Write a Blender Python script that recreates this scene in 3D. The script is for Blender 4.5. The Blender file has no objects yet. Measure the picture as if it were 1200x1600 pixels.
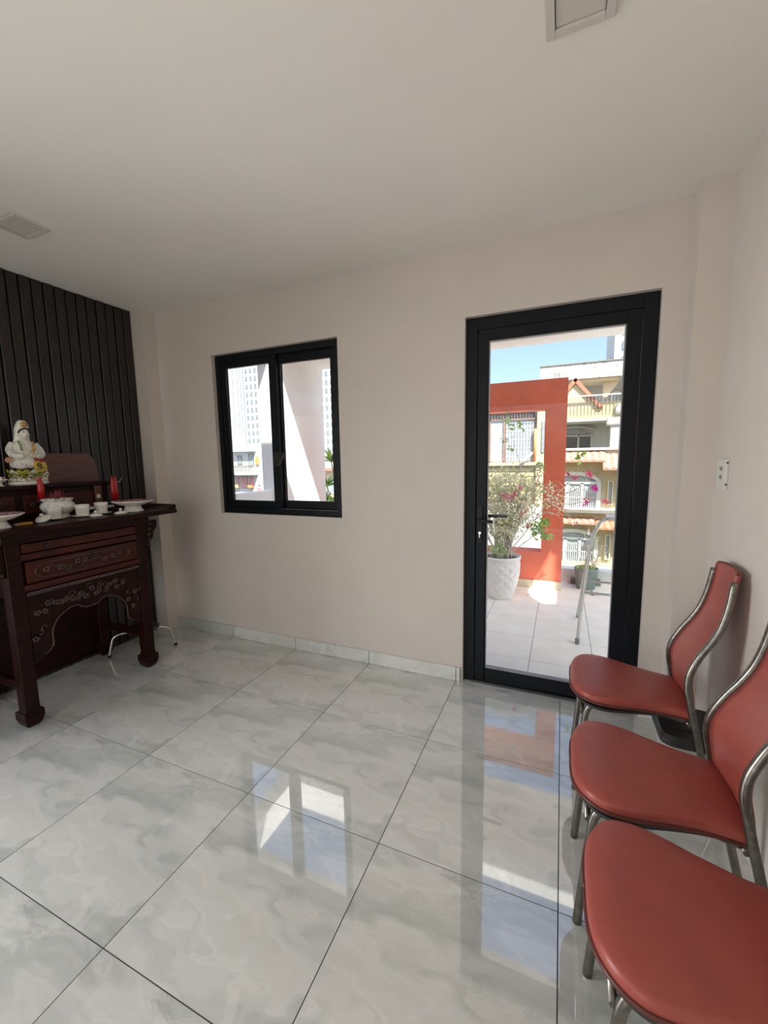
import bpy, bmesh, math, random
from mathutils import Vector, Matrix, Euler
random.seed(7)
PI = math.pi
SC = bpy.context.scene
COL = SC.collection

# ---------------------------------------------------------------- camera
cam_data = bpy.data.cameras.new('camera')
cam = bpy.data.objects.new('camera', cam_data)
COL.objects.link(cam)
cam_data.sensor_fit = 'HORIZONTAL'
cam_data.sensor_width = 36.0
cam_data.lens = 643.42 / 1200.0 * 36.0
cam_data.clip_start = 0.02
cam_data.clip_end = 600
YAW, PITCH, ROLL = 0.4072, -0.1253, -0.0166
fw = Vector((-math.sin(YAW), math.cos(YAW), 0)); rt = Vector((math.cos(YAW), math.sin(YAW), 0)); up = Vector((0, 0, 1))
F = fw * math.cos(PITCH) + up * math.sin(PITCH)
U = -fw * math.sin(PITCH) + up * math.cos(PITCH)
R = rt * math.cos(ROLL) + U * math.sin(ROLL)
U = -rt * math.sin(ROLL) + U * math.cos(ROLL)
m = Matrix.Identity(4)
for i in range(3):
    m[i][0] = R[i]; m[i][1] = U[i]; m[i][2] = -F[i]
m[0][3], m[1][3], m[2][3] = 0.5247, -2.4083, 1.3789
cam.matrix_world = m
SC.camera = cam

# ---------------------------------------------------------------- sky, sun, lamps, exposure
w = bpy.data.worlds.new('sky'); SC.world = w; w.use_nodes = True
nt = w.node_tree; nt.nodes.clear()
o_ = nt.nodes.new('ShaderNodeOutputWorld'); bg = nt.nodes.new('ShaderNodeBackground')
sky = nt.nodes.new('ShaderNodeTexSky'); sky.sky_type = 'NISHITA'; sky.sun_disc = False
SUN_DIR = Vector((-0.474, 0.48, -1.0)).normalized()
sky.sun_elevation = math.asin(-SUN_DIR.z)
sky.sun_rotation = math.atan2(-SUN_DIR.x, -SUN_DIR.y)
sky.air_density = 1.0; sky.dust_density = 3.5; sky.ozone_density = 1.5; sky.altitude = 50
bg.inputs[1].default_value = 0.34
nt.links.new(sky.outputs[0], bg.inputs[0]); nt.links.new(bg.outputs[0], o_.inputs[0])

def lamp(name, kind, loc, direction, energy, color, size=None, size_y=None):
    l = bpy.data.lights.new(name, kind); l.energy = energy; l.color = color
    if size:
        l.shape = 'RECTANGLE'; l.size = size; l.size_y = size_y or size
    ob = bpy.data.objects.new(name, l); COL.objects.link(ob)
    ob.location = loc
    ob.rotation_euler = Vector(direction).to_track_quat('-Z', 'Y').to_euler()
    return ob
s = lamp('sun', 'SUN', (0, -20, 30), (-0.474, 0.48, -1.0), 14.0, (1.0, 0.95, 0.86))
s.data.angle = math.radians(0.6)
# daylight arriving through the opening at the rear of the room (behind the viewer)
lamp('rear_daylight', 'AREA', (-1.2, -5.6, 1.2), (0.0, 1, -0.05), 24, (0.99, 0.985, 0.97), 2.4, 2.0)
st_ = lamp('side_fill', 'AREA', (-2.66, -2.35, 1.12), (1, 0.12, -0.10), 28, (0.98, 0.985, 0.99), 0.95, 1.7)  # added fill lamp in an invented side opening, brightens the right wall
st_.data.spread = math.radians(105)

SC.view_settings.view_transform = 'Standard'
SC.view_settings.look = 'None'
SC.view_settings.exposure = 0.0
SC.view_settings.gamma = 1.0
SC.view_settings.use_curve_mapping = False
SC.cycles.max_bounces = 10
SC.cycles.diffuse_bounces = 6
SC.cycles.transparent_max_bounces = 24
SC.cycles.caustics_reflective = False
SC.cycles.caustics_refractive = False
SC.cycles.use_denoising = True
SC.cycles.sample_clamp_indirect = 4.0

# ---------------------------------------------------------------- materials
def nodes_of(name):
    mt = bpy.data.materials.new(name); mt.use_nodes = True
    return mt, mt.node_tree, mt.node_tree.nodes['Principled BSDF']

def mat(name, col, rough=0.6, metal=0.0, var=0.12, scale=12.0, bump=0.0, bscale=60.0, spec=0.5, coat=0.0, ior=None, stretch=None):
    """plain procedural material: the colour wanders a little with noise, fine relief optional"""
    mt, t, b = nodes_of(name)
    tcn = t.nodes.new('ShaderNodeTexCoord')
    mp = t.nodes.new('ShaderNodeMapping')
    if stretch: mp.inputs['Scale'].default_value = stretch
    t.links.new(tcn.outputs['Object'], mp.inputs[0])
    n = t.nodes.new('ShaderNodeTexNoise'); n.inputs['Scale'].default_value = scale; n.inputs['Detail'].default_value = 5
    t.links.new(mp.outputs[0], n.inputs['Vector'])
    r = t.nodes.new('ShaderNodeValToRGB')
    r.color_ramp.elements[0].position = 0.3; r.color_ramp.elements[1].position = 0.7
    r.color_ramp.elements[0].color = tuple(c * (1 - var) for c in col) + (1,)
    r.color_ramp.elements[1].color = tuple(min(1, c * (1 + var)) for c in col) + (1,)
    t.links.new(n.outputs[0], r.inputs[0]); t.links.new(r.outputs[0], b.inputs['Base Color'])
    b.inputs['Roughness'].default_value = rough; b.inputs['Metallic'].default_value = metal
    b.inputs['Specular IOR Level'].default_value = spec
    if ior: b.inputs['IOR'].default_value = ior
    if coat: b.inputs['Coat Weight'].default_value = coat; b.inputs['Coat Roughness'].default_value = 0.08
    if bump:
        n2 = t.nodes.new('ShaderNodeTexNoise'); n2.inputs['Scale'].default_value = bscale; n2.inputs['Detail'].default_value = 4
        t.links.new(mp.outputs[0], n2.inputs['Vector'])
        bp = t.nodes.new('ShaderNodeBump'); bp.inputs['Strength'].default_value = bump; bp.inputs['Distance'].default_value = 0.004
        t.links.new(n2.outputs[0], bp.inputs['Height']); t.links.new(bp.outputs[0], b.inputs['Normal'])
    return mt

def marble_mat(name, rough=0.035, ior=2.0):
    """clouded onyx-like print: broad grey, cream and grey-green drifts running one way, a few soft milky edges"""
    mt, t, b = nodes_of(name); L = t.links.new
    tcn = t.nodes.new('ShaderNodeTexCoord')
    mp = t.nodes.new('ShaderNodeMapping'); mp.inputs['Rotation'].default_value = (0, 0, -0.62); mp.inputs['Scale'].default_value = (0.8, 1.7, 1.0)
    mp.inputs['Location'].default_value = (3.1, 1.7, 0.4)
    L(tcn.outputs['Object'], mp.inputs[0])
    def noise(sc_, det, vec, rough_=0.55):
        n = t.nodes.new('ShaderNodeTexNoise'); n.inputs['Scale'].default_value = sc_; n.inputs['Detail'].default_value = det; n.inputs['Roughness'].default_value = rough_
        L(vec, n.inputs['Vector']); return n
    def warp(vec, src, amt):
        v0 = t.nodes.new('ShaderNodeVectorMath'); v0.operation = 'SUBTRACT'; v0.inputs[1].default_value = (0.5, 0.5, 0.5); L(src, v0.inputs[0])
        v = t.nodes.new('ShaderNodeVectorMath'); v.operation = 'MULTIPLY_ADD'; v.inputs[1].default_value = (amt, amt, amt)
        L(v0.outputs[0], v.inputs[0]); L(vec, v.inputs[2]); return v.outputs[0]
    w1 = warp(mp.outputs[0], noise(1.7, 3, mp.outputs[0]).outputs['Color'], 1.5)
    w2 = warp(w1, noise(4.0, 5, w1).outputs['Color'], 0.55)
    n = noise(1.5, 7, w2, 0.48)
    r = t.nodes.new('ShaderNodeValToRGB'); cr = r.color_ramp
    cr.elements[0].position = 0.28; cr.elements[0].color = (0.40, 0.42, 0.385, 1)
    cr.elements[1].position = 0.74; cr.elements[1].color = (0.67, 0.61, 0.48, 1)
    for p, c in ((0.41, (0.55, 0.565, 0.53, 1)), (0.51, (0.70, 0.70, 0.66, 1)), (0.60, (0.64, 0.635, 0.58, 1))):
        el = cr.elements.new(p); el.color = c
    L(n.outputs[0], r.inputs[0])
    n2 = noise(2.6, 4, w2, 0.45)
    s1 = t.nodes.new('ShaderNodeMath'); s1.operation = 'SUBTRACT'; s1.inputs[1].default_value = 0.5; L(n2.outputs[0], s1.inputs[0])
    vr = t.nodes.new('ShaderNodeMapRange'); vr.inputs['From Min'].default_value = 0.0; vr.inputs['From Max'].default_value = 0.09
    vr.inputs['To Min'].default_value = 0.0; vr.inputs['To Max'].default_value = 1.0; L(s1.outputs[0], vr.inputs['Value'])
    edge = t.nodes.new('ShaderNodeValToRGB'); ec = edge.color_ramp
    ec.elements[0].position = 0.0; ec.elements[0].color = (0, 0, 0, 1); ec.elements[1].position = 1.0; ec.elements[1].color = (0, 0, 0, 1)
    el = ec.elements.new(0.10); el.color = (0.42, 0.42, 0.42, 1)
    L(vr.outputs[0], edge.inputs[0])
    mk = t.nodes.new('ShaderNodeMapRange'); mk.inputs['From Min'].default_value = 0.46; mk.inputs['From Max'].default_value = 0.58; L(noise(2.2, 2, mp.outputs[0]).outputs[0], mk.inputs['Value'])
    mm = t.nodes.new('ShaderNodeMath'); mm.operation = 'MULTIPLY'; L(edge.outputs[0], mm.inputs[0]); L(mk.outputs[0], mm.inputs[1])
    mx = t.nodes.new('ShaderNodeMixRGB'); mx.inputs['Color2'].default_value = (0.85, 0.83, 0.76, 1)
    L(mm.outputs[0], mx.inputs['Fac']); L(r.outputs[0], mx.inputs['Color1']); L(mx.outputs[0], b.inputs['Base Color'])
    b.inputs['Roughness'].default_value = rough; b.inputs['IOR'].default_value = ior
    return mt

def wood_mat(name, c0, c1, rough=0.35, stretch=(14, 14, 1.2), coat=0.3, spec=0.5):
    mt, t, b = nodes_of(name); L = t.links.new
    tcn = t.nodes.new('ShaderNodeTexCoord'); mp = t.nodes.new('ShaderNodeMapping'); mp.inputs['Scale'].default_value = stretch
    L(tcn.outputs['Object'], mp.inputs[0])
    n = t.nodes.new('ShaderNodeTexNoise'); n.inputs['Scale'].default_value = 4; n.inputs['Detail'].default_value = 8; n.inputs['Distortion'].default_value = 0.6
    L(mp.outputs[0], n.inputs['Vector'])
    r = t.nodes.new('ShaderNodeValToRGB'); r.color_ramp.elements[0].position = 0.35; r.color_ramp.elements[1].position = 0.68
    r.color_ramp.elements[0].color = c0 + (1,); r.color_ramp.elements[1].color = c1 + (1,)
    L(n.outputs[0], r.inputs[0]); L(r.outputs[0], b.inputs['Base Color'])
    b.inputs['Roughness'].default_value = rough; b.inputs['Coat Weight'].default_value = coat; b.inputs['Coat Roughness'].default_value = 0.15
    b.inputs['Specular IOR Level'].default_value = spec
    return mt

def brick_mat(name, c, mortar, scale, bw=0.5, rh=0.25):
    mt, t, b = nodes_of(name); L = t.links.new
    tcn = t.nodes.new('ShaderNodeTexCoord'); mp = t.nodes.new('ShaderNodeMapping'); mp.inputs['Rotation'].default_value = (PI / 2, 0, 0)
    L(tcn.outputs['Object'], mp.inputs[0])
    k = t.nodes.new('ShaderNodeTexBrick'); k.inputs['Scale'].default_value = scale
    k.inputs['Color1'].default_value = c + (1,); k.inputs['Color2'].default_value = tuple(x * 0.93 for x in c) + (1,); k.inputs['Mortar'].default_value = mortar + (1,)
    k.inputs['Mortar Size'].default_value = 0.02
    k.inputs['Brick Width'].default_value = bw; k.inputs['Row Height'].default_value = rh
    L(mp.outputs[0], k.inputs['Vector']); L(k.outputs[0], b.inputs['Base Color']); b.inputs['Roughness'].default_value = 0.8
    return mt

def stained_mat(name, col, dark):
    """whitewash with grey rain streaks that stay with the wall"""
    mt, t, b = nodes_of(name); L = t.links.new
    tcn = t.nodes.new('ShaderNodeTexCoord'); mp = t.nodes.new('ShaderNodeMapping'); mp.inputs['Scale'].default_value = (7, 7, 2.5)
    L(tcn.outputs['Object'], mp.inputs[0])
    n = t.nodes.new('ShaderNodeTexNoise'); n.inputs['Scale'].default_value = 1.6; n.inputs['Detail'].default_value = 8; n.inputs['Roughness'].default_value = 0.7
    L(mp.outputs[0], n.inputs['Vector'])
    r = t.nodes.new('ShaderNodeValToRGB'); r.color_ramp.elements[0].position = 0.34; r.color_ramp.elements[1].position = 0.5
    r.color_ramp.elements[0].color = dark + (1,); r.color_ramp.elements[1].color = col + (1,)
    L(n.outputs[0], r.inputs[0]); L(r.outputs[0], b.inputs['Base Color']); b.inputs['Roughness'].default_value = 0.85
    return mt

def glass_mat(name, tint=(0.97, 0.985, 0.98)):
    mt = bpy.data.materials.new(name); mt.use_nodes = True; t = mt.node_tree; t.nodes.clear(); L = t.links.new
    out = t.nodes.new('ShaderNodeOutputMaterial'); mix = t.nodes.new('ShaderNodeMixShader'); tr = t.nodes.new('ShaderNodeBsdfTransparent'); gl = t.nodes.new('ShaderNodeBsdfGlossy')
    geo = t.nodes.new('ShaderNodeNewGeometry'); dot = t.nodes.new('ShaderNodeVectorMath'); dot.operation = 'DOT_PRODUCT'
    L(geo.outputs['Normal'], dot.inputs[0]); L(geo.outputs['Incoming'], dot.inputs[1])
    def mth(op, a, b_=None):
        q = t.nodes.new('ShaderNodeMath'); q.operation = op; L(a, q.inputs[0])
        if b_ is not None: q.inputs[1].default_value = b_
        return q.outputs[0]
    one = t.nodes.new('ShaderNodeMath'); one.operation = 'SUBTRACT'; one.inputs[0].default_value = 1.0; L(mth('ABSOLUTE', dot.outputs['Value']), one.inputs[1])
    schlick = mth('ADD', mth('MULTIPLY', mth('POWER', one.outputs[0], 5.0), 0.95), 0.018)
    n = t.nodes.new('ShaderNodeTexNoise'); n.inputs['Scale'].default_value = 1.2
    tcn = t.nodes.new('ShaderNodeTexCoord'); L(tcn.outputs['Object'], n.inputs['Vector'])
    r = t.nodes.new('ShaderNodeValToRGB'); r.color_ramp.elements[0].color = tuple(c * 0.985 for c in tint) + (1,); r.color_ramp.elements[1].color = tint + (1,)
    L(n.outputs[0], r.inputs[0]); L(r.outputs[0], tr.inputs[0])
    gl.inputs['Roughness'].default_value = 0.01
    L(schlick, mix.inputs[0]); L(tr.outputs[0], mix.inputs[1]); L(gl.outputs[0], mix.inputs[2]); L(mix.outputs[0], out.inputs[0])
    return mt

M = {}
M['wall'] = mat('painted_plaster', (0.645, 0.585, 0.53), 0.75, var=0.025, scale=3, bump=0.05, bscale=90)
M['ceiling'] = mat('ceiling_paint', (0.84, 0.81, 0.76), 0.8, var=0.02, scale=2)
M['marble'] = marble_mat('marble_tile', 0.03, 2.7)
M['marble_skirt'] = marble_mat('marble_skirting', 0.12, 1.5)
M['grout'] = mat('dark_grout', (0.035, 0.035, 0.035), 0.9)
M['frame'] = mat('charcoal_aluminium', (0.006, 0.007, 0.009), 0.42, var=0.15, scale=30, spec=0.22)
M['bead'] = mat('grey_glazing_bead', (0.30, 0.31, 0.32), 0.4, metal=0.5)
M['rubber'] = mat('black_rubber', (0.012, 0.012, 0.012), 0.7)
M['glass'] = glass_mat('window_glass')
M['plank'] = wood_mat('dark_brown_plank', (0.008, 0.005, 0.004), (0.022, 0.0145, 0.011), 0.34, (18, 18, 0.8), 0.0, 0.55)
M['plank_gap'] = mat('black_backing', (0.004, 0.003, 0.003), 0.9)
M['altar'] = wood_mat('dark_mahogany', (0.010, 0.0024, 0.0016), (0.026, 0.0062, 0.004), 0.36, (12, 2.0, 12), 0.0, 0.14)
M['altar_red'] = wood_mat('reddish_mahogany', (0.040, 0.0075, 0.004), (0.072, 0.015, 0.008), 0.34, (12, 2.0, 12), 0.02, 0.2)
M['altar_carve'] = wood_mat('carved_mahogany', (0.026, 0.007, 0.004), (0.06, 0.018, 0.011), 0.26, (12, 4, 12), 0.4)
M['backboard'] = wood_mat('brown_backboard', (0.10, 0.034, 0.022), (0.15, 0.055, 0.038), 0.4, (12, 1.2, 12), 0.1)
M['vinyl'] = mat('brick_red_vinyl', (0.335, 0.070, 0.052), 0.38, var=0.10, scale=9, bump=0.06, bscale=400, spec=0.45)
M['vinyl_edge'] = mat('dark_red_piping', (0.10, 0.022, 0.016), 0.45, var=0.2)
M['tube'] = mat('worn_gunmetal_tube', (0.20, 0.185, 0.16), 0.30, metal=0.92, var=0.25, scale=45)
M['steel'] = mat('stainless_steel', (0.62, 0.62, 0.60), 0.22, metal=1.0, var=0.05)
M['bin_lid'] = mat('dark_grey_plastic', (0.022, 0.022, 0.020), 0.5)
M['bin'] = mat('pale_grey_plastic', (0.50, 0.48, 0.43), 0.4)
M['white_plastic'] = mat('white_plastic', (0.66, 0.65, 0.58), 0.4, var=0.02)
M['slot'] = mat('dark_slot', (0.02, 0.02, 0.02), 0.6)
M['porcelain'] = mat('white_porcelain', (0.82, 0.80, 0.73), 0.15, var=0.05, scale=25, coat=0.5)
M['porcelain_blue'] = stained_mat('painted_porcelain', (0.82, 0.79, 0.71), (0.34, 0.32, 0.31)); 
M['porcelain_blue'].node_tree.nodes['Principled BSDF'].inputs['Roughness'].default_value = 0.15
for n_ in M['porcelain_blue'].node_tree.nodes:
    if n_.type == 'MAPPING': n_.inputs['Scale'].default_value = (26, 26, 26)
M['porcelain_robe'] = stained_mat('painted_robe_glaze', (0.80, 0.78, 0.71), (0.46, 0.46, 0.42))
for n_ in M['porcelain_robe'].node_tree.nodes:
    if n_.type == 'MAPPING': n_.inputs['Scale'].default_value = (40, 40, 14)
M['porcelain_robe'].node_tree.nodes['Principled BSDF'].inputs['Roughness'].default_value = 0.2
M['pink_glaze'] = mat('pink_brown_glaze', (0.42, 0.24, 0.24), 0.2, var=0.35, scale=60)
M['gold'] = mat('gold_glaze', (0.55, 0.33, 0.08), 0.25, metal=0.3, var=0.25, scale=80)
M['hair'] = mat('black_glaze', (0.02, 0.015, 0.012), 0.25)
M['green_glaze'] = mat('green_glaze', (0.20, 0.30, 0.10), 0.25, var=0.4, scale=90)
M['lime_glaze'] = mat('yellow_green_glaze', (0.46, 0.46, 0.05), 0.25, var=0.3, scale=60)
M['yellow_card'] = mat('yellow_card', (0.56, 0.40, 0.06), 0.5, var=0.15, scale=60)
M['red'] = mat('red_wax', (0.42, 0.008, 0.008), 0.3, var=0.15, scale=20, coat=0.3)
M['ink'] = mat('black_ink', (0.008, 0.008, 0.008), 0.6)
M['orange_glaze'] = mat('orange_pink_glaze', (0.60, 0.28, 0.16), 0.25, var=0.3, scale=80)
M['lighter'] = mat('amber_plastic', (0.62, 0.33, 0.05), 0.3, var=0.1)
M['incense'] = mat('maroon_incense', (0.30, 0.05, 0.07), 0.8)
M['ash'] = mat('grey_ash', (0.25, 0.23, 0.21), 0.9, bump=0.6, bscale=300)
M['terrace'] = mat('pale_terrace_tile', (0.89, 0.86, 0.775), 0.5, var=0.06, scale=5, bump=0.35, bscale=12)
M['terrace_grout'] = mat('terrace_grout', (0.46, 0.45, 0.43), 0.9)
M['red_wall'] = mat('terracotta_red_paint', (0.72, 0.155, 0.085), 0.7, var=0.08, scale=8, bump=0.15, bscale=70)
M['cream_tile'] = mat('cream_skirting_tile', (0.62, 0.55, 0.42), 0.4, var=0.05)
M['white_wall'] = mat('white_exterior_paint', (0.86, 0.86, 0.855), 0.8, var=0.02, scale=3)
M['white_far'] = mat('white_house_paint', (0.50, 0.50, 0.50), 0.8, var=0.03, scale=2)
M['white_old'] = stained_mat('weathered_whitewash', (0.50, 0.495, 0.485), (0.20, 0.20, 0.20))
M['yellow_brick'] = brick_mat('yellow_brick_cladding', (0.54, 0.465, 0.28), (0.42, 0.37, 0.25), 4.0)
M['yellow_wall'] = mat('pale_yellow_paint', (0.54, 0.48, 0.26), 0.8, var=0.04)
M['cream_wall'] = mat('cream_paint', (0.56, 0.485, 0.33), 0.8, var=0.04)
M['bluegrey_wall'] = mat('blue_grey_paint', (0.56, 0.61, 0.66), 0.8, var=0.03)
M['roof_tile'] = mat('salmon_roof_tile', (0.36, 0.19, 0.145), 0.7, var=0.22, scale=14)
M['roof_orange'] = mat('orange_roof_tile', (0.42, 0.17, 0.10), 0.7, var=0.2, scale=12)
M['dark_glass'] = mat('dark_window_pane', (0.10, 0.11, 0.13), 0.15, var=0.2)
M['grey_pane'] = mat('grey_window_pane', (0.30, 0.34, 0.37), 0.2, var=0.15)
M['grille'] = mat('white_grille', (0.58, 0.58, 0.58), 0.5)
M['brown_frame'] = mat('brown_window_frame', (0.28, 0.18, 0.14), 0.5)
M['curtain'] = mat('pale_blue_panel', (0.55, 0.66, 0.76), 0.7)
M['orange'] = mat('orange_pole', (0.75, 0.30, 0.10), 0.5)
M['rail'] = mat('grey_brown_rail', (0.22, 0.215, 0.19), 0.5)
M['pot_white'] = mat('white_pot', (0.86, 0.84, 0.80), 0.5, var=0.04)
M['pot_green'] = mat('grey_green_pot', (0.20, 0.26, 0.24), 0.6, var=0.2)
M['soil'] = mat('soil', (0.08, 0.06, 0.04), 0.95)
M['bark'] = mat('pale_bark', (0.64, 0.57, 0.46), 0.85, var=0.25)
M['leaf'] = mat('pale_leaf', (0.74, 0.73, 0.40), 0.6, var=0.3, scale=9)
M['leaf_green'] = mat('fresh_green_leaf', (0.36, 0.56, 0.13), 0.55, var=0.3, scale=12)
M['leaf_dry'] = mat('dry_beige_leaf', (0.84, 0.79, 0.64), 0.7, var=0.25, scale=10)
M['bloom'] = mat('pink_bract', (0.85, 0.13, 0.30), 0.6, var=0.2, scale=30)
M['bloom_pale'] = mat('pale_pink_bract', (0.85, 0.38, 0.36), 0.6, var=0.2, scale=30)
M['bloom_magenta'] = mat('magenta_bract', (0.75, 0.05, 0.48), 0.6, var=0.2, scale=30)
M['tower'] = mat('white_tower_render', (0.50, 0.52, 0.55), 0.8, var=0.02)
M['tower_win'] = mat('tower_window', (0.20, 0.24, 0.27), 0.3, var=0.2)
M['pink_red'] = mat('faded_red_shutter', (0.50, 0.26, 0.25), 0.6, var=0.2)
M['street'] = mat('street_concrete', (0.36, 0.355, 0.34), 0.9, var=0.1, scale=1)
M['off_panel'] = mat('off_light_panel', (0.62, 0.59, 0.54), 0.6, var=0.02)

# ---------------------------------------------------------------- mesh helpers
def root_loc(o):
    v = Vector((0, 0, 0))
    while o is not None:
        v = v + o.location; o = o.parent
    return v

class MB:
    def __init__(s): s.v = []; s.f = []; s.sm = []
    def add(s, vs, fs, smooth=False):
        k = len(s.v); s.v += [tuple(p) for p in vs]
        for q in fs: s.f.append(tuple(i + k for i in q)); s.sm.append(smooth)
        return s
    def box(s, x0, x1, y0, y1, z0, z1):
        return s.add([(x0, y0, z0), (x1, y0, z0), (x1, y1, z0), (x0, y1, z0), (x0, y0, z1), (x1, y0, z1), (x1, y1, z1), (x0, y1, z1)],
                     [(0, 3, 2, 1), (4, 5, 6, 7), (0, 1, 5, 4), (1, 2, 6, 5), (2, 3, 7, 6), (3, 0, 4, 7)])
    def prism(s, poly, axis, a0, a1, smooth=False):
        """2-D outline pushed along an axis: 'x' takes (y,z), 'y' takes (x,z), 'z' takes (x,y)"""
        def P(p, a): return {'x': (a, p[0], p[1]), 'y': (p[0], a, p[1]), 'z': (p[0], p[1], a)}[axis]
        n = len(poly)
        fs = [tuple(range(n - 1, -1, -1)), tuple(range(n, 2 * n))]
        vs = [P(p, a0) for p in poly] + [P(p, a1) for p in poly]
        s.add(vs, fs)
        k = len(s.v) - 2 * n
        for i in range(n):
            j = (i + 1) % n; s.f.append((k + i, k + j, k + n + j, k + n + i)); s.sm.append(smooth)
        return s
    def tube(s, pts, r, n=10, caps=True, flat=1.0):
        pts = [Vector(p) for p in pts]; k = len(pts)
        rs = r if isinstance(r, (list, tuple)) else [r] * k
        vs = []; ref = None
        for i, p in enumerate(pts):
            t = (pts[min(i + 1, k - 1)] - pts[max(i - 1, 0)]).normalized()
            if ref is None:
                ref = Vector((0, 0, 1)) if abs(t.z) < 0.9 else Vector((1, 0, 0))
            a = (ref - t * ref.dot(t)).normalized(); b = t.cross(a); ref = a
            for j in range(n):
                an = 2 * PI * j / n
                vs.append(p + (a * math.cos(an) + b * math.sin(an) * flat) * rs[i])
        fs = []
        for i in range(k - 1):
            for j in range(n):
                fs.append((i * n + j, i * n + (j + 1) % n, (i + 1) * n + (j + 1) % n, (i + 1) * n + j))
        s.add(vs, fs, True)
        if caps:
            b0 = len(s.v) - k * n
            s.f.append(tuple(b0 + j for j in range(n - 1, -1, -1))); s.sm.append(False)
            s.f.append(tuple(b0 + (k - 1) * n + j for j in range(n))); s.sm.append(False)
        return s
    def lathe(s, prof, c=(0, 0, 0), n=28, wob=None, sy=1.0):
        """profile of (radius, z) turned about the vertical through c; wob(i_ring, angle) scales the radius"""
        vs = []; k = len(prof)
        for i, (r, z) in enumerate(prof):
            for j in range(n):
                a = 2 * PI * j / n; q = r * (wob(i, a) if wob else 1.0)
                vs.append((c[0] + q * math.cos(a), c[1] + q * math.sin(a) * sy, c[2] + z))
        fs = []
        for i in range(k - 1):
            for j in range(n):
                fs.append((i * n + j, i * n + (j + 1) % n, (i + 1) * n + (j + 1) % n, (i + 1) * n + j))
        s.add(vs, fs, True)
        b0 = len(s.v) - k * n
        s.f.append(tuple(b0 + j for j in range(n - 1, -1, -1))); s.sm.append(False)
        s.f.append(tuple(b0 + (k - 1) * n + j for j in range(n))); s.sm.append(False)
        return s
    def ell(s, c, r, n=14, m_=9, rot=None):
        vs = []; fs = []
        rm = Euler(rot).to_matrix() if rot else None
        for i in range(m_ + 1):
            th = PI * i / m_
            for j in range(n):
                a = 2 * PI * j / n
                p = Vector((r[0] * math.sin(th) * math.cos(a), r[1] * math.sin(th) * math.sin(a), r[2] * math.cos(th)))
                if rm: p = rm @ p
                vs.append(p + Vector(c))
        for i in range(m_):
            for j in range(n):
                fs.append((i * n + j, (i + 1) * n + j, (i + 1) * n + (j + 1) % n, i * n + (j + 1) % n))
        return s.add(vs, fs, True)
    def leaf(s, c, d, nrm, ln, wd):
        """one folded pointed leaf: six vertices, four faces"""
        d = Vector(d).normalized(); nrm = Vector(nrm); sd = d.cross(nrm)
        if sd.length < 1e-4: sd = d.cross(Vector((1, 0, 0.3)))
        sd.normalize(); nn = sd.cross(d); c = Vector(c)
        a = c; t = c + d * ln - nn * ln * 0.15; mid = c + d * ln * 0.45
        l = mid + sd * wd * 0.5 + nn * wd * 0.18; r_ = mid - sd * wd * 0.5 + nn * wd * 0.18
        return s.add([a, l, t, r_, mid], [(0, 1, 4), (1, 2, 4), (0, 4, 3), (4, 2, 3)])
    def build(s, name, mt, parent=None, local=False, bevel=0.0, smooth=False, seg=2):
        me = bpy.data.meshes.new(name)
        off = Vector((0, 0, 0)) if (parent is None or local) else root_loc(parent)
        vs = [(p[0] - off.x, p[1] - off.y, p[2] - off.z) for p in s.v]
        me.from_pydata(vs, [], s.f)
        me.polygons.foreach_set('use_smooth', [True] * len(s.f) if smooth else s.sm)
        me.materials.append(mt)
        if bevel or True:
            bm = bmesh.new(); bm.from_mesh(me)
            if bevel:
                bmesh.ops.remove_doubles(bm, verts=bm.verts, dist=1e-6)
                es = [e_ for e_ in bm.edges if len(e_.link_faces) == 2 and e_.calc_face_angle(0) > 0.6]
                bmesh.ops.bevel(bm, geom=es, offset=bevel, segments=seg, profile=0.6, affect='EDGES', clamp_overlap=True)
            bmesh.ops.recalc_face_normals(bm, faces=bm.faces)
            bm.to_mesh(me); bm.free()
        me.update()
        ob = bpy.data.objects.new(name, me); COL.objects.link(ob)
        if parent is not None: ob.parent = parent
        return ob

def spline(pts, k=6):
    pts = [Vector(p) for p in pts]; out = []
    for i in range(len(pts) - 1):
        p0 = pts[max(i - 1, 0)]; p1 = pts[i]; p2 = pts[i + 1]; p3 = pts[min(i + 2, len(pts) - 1)]
        for j in range(k):
            t = j / k
            out.append(0.5 * ((2 * p1) + (p2 - p0) * t + (2 * p0 - 5 * p1 + 4 * p2 - p3) * t * t + (3 * p1 - p0 - 3 * p2 + p3) * t ** 3))
    out.append(pts[-1]); return out

def tag(o, label=None, cat=None, group=None, kind=None):
    if label: o['label'] = label
    if cat: o['category'] = cat
    if group: o['group'] = group
    if kind: o['kind'] = kind
    return o

def thing(name, label, cat, loc=(0, 0, 0), group=None, kind=None):
    o = bpy.data.objects.new(name, None); COL.objects.link(o); o.location = loc; o.empty_display_size = 0.1
    return tag(o, label, cat, group, kind)

def struct(o, label=None):
    o['kind'] = 'structure'
    if label: o['label'] = label
    return o

def copy_tree(o, parent=None):
    c = o.copy(); COL.objects.link(c); c.parent = parent
    for ch in list(o.children): copy_tree(ch, c)
    return c

def bx(name, mt, x0, x1, y0, y1, z0, z1, parent=None, bevel=0.0):
    return MB().box(x0, x1, y0, y1, z0, z1).build(name, mt, parent, bevel=bevel)

def clone(ob, name, loc, parent):
    c = bpy.data.objects.new(name, ob.data); COL.objects.link(c); c.parent = parent; c.location = loc
    return c

# ================================================================ room shell
XL, XR, YB, YR, H = -2.575, 1.156, 0.0, -6.0, 2.5434
WT = 0.12                                                             # thickness of the wall to the terrace
DX0, DX1, DZ = 0.0, 0.933, 2.163
WX0, WX1, WZ0, WZ1 = -1.885, -0.821, 0.996, 2.167

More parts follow.
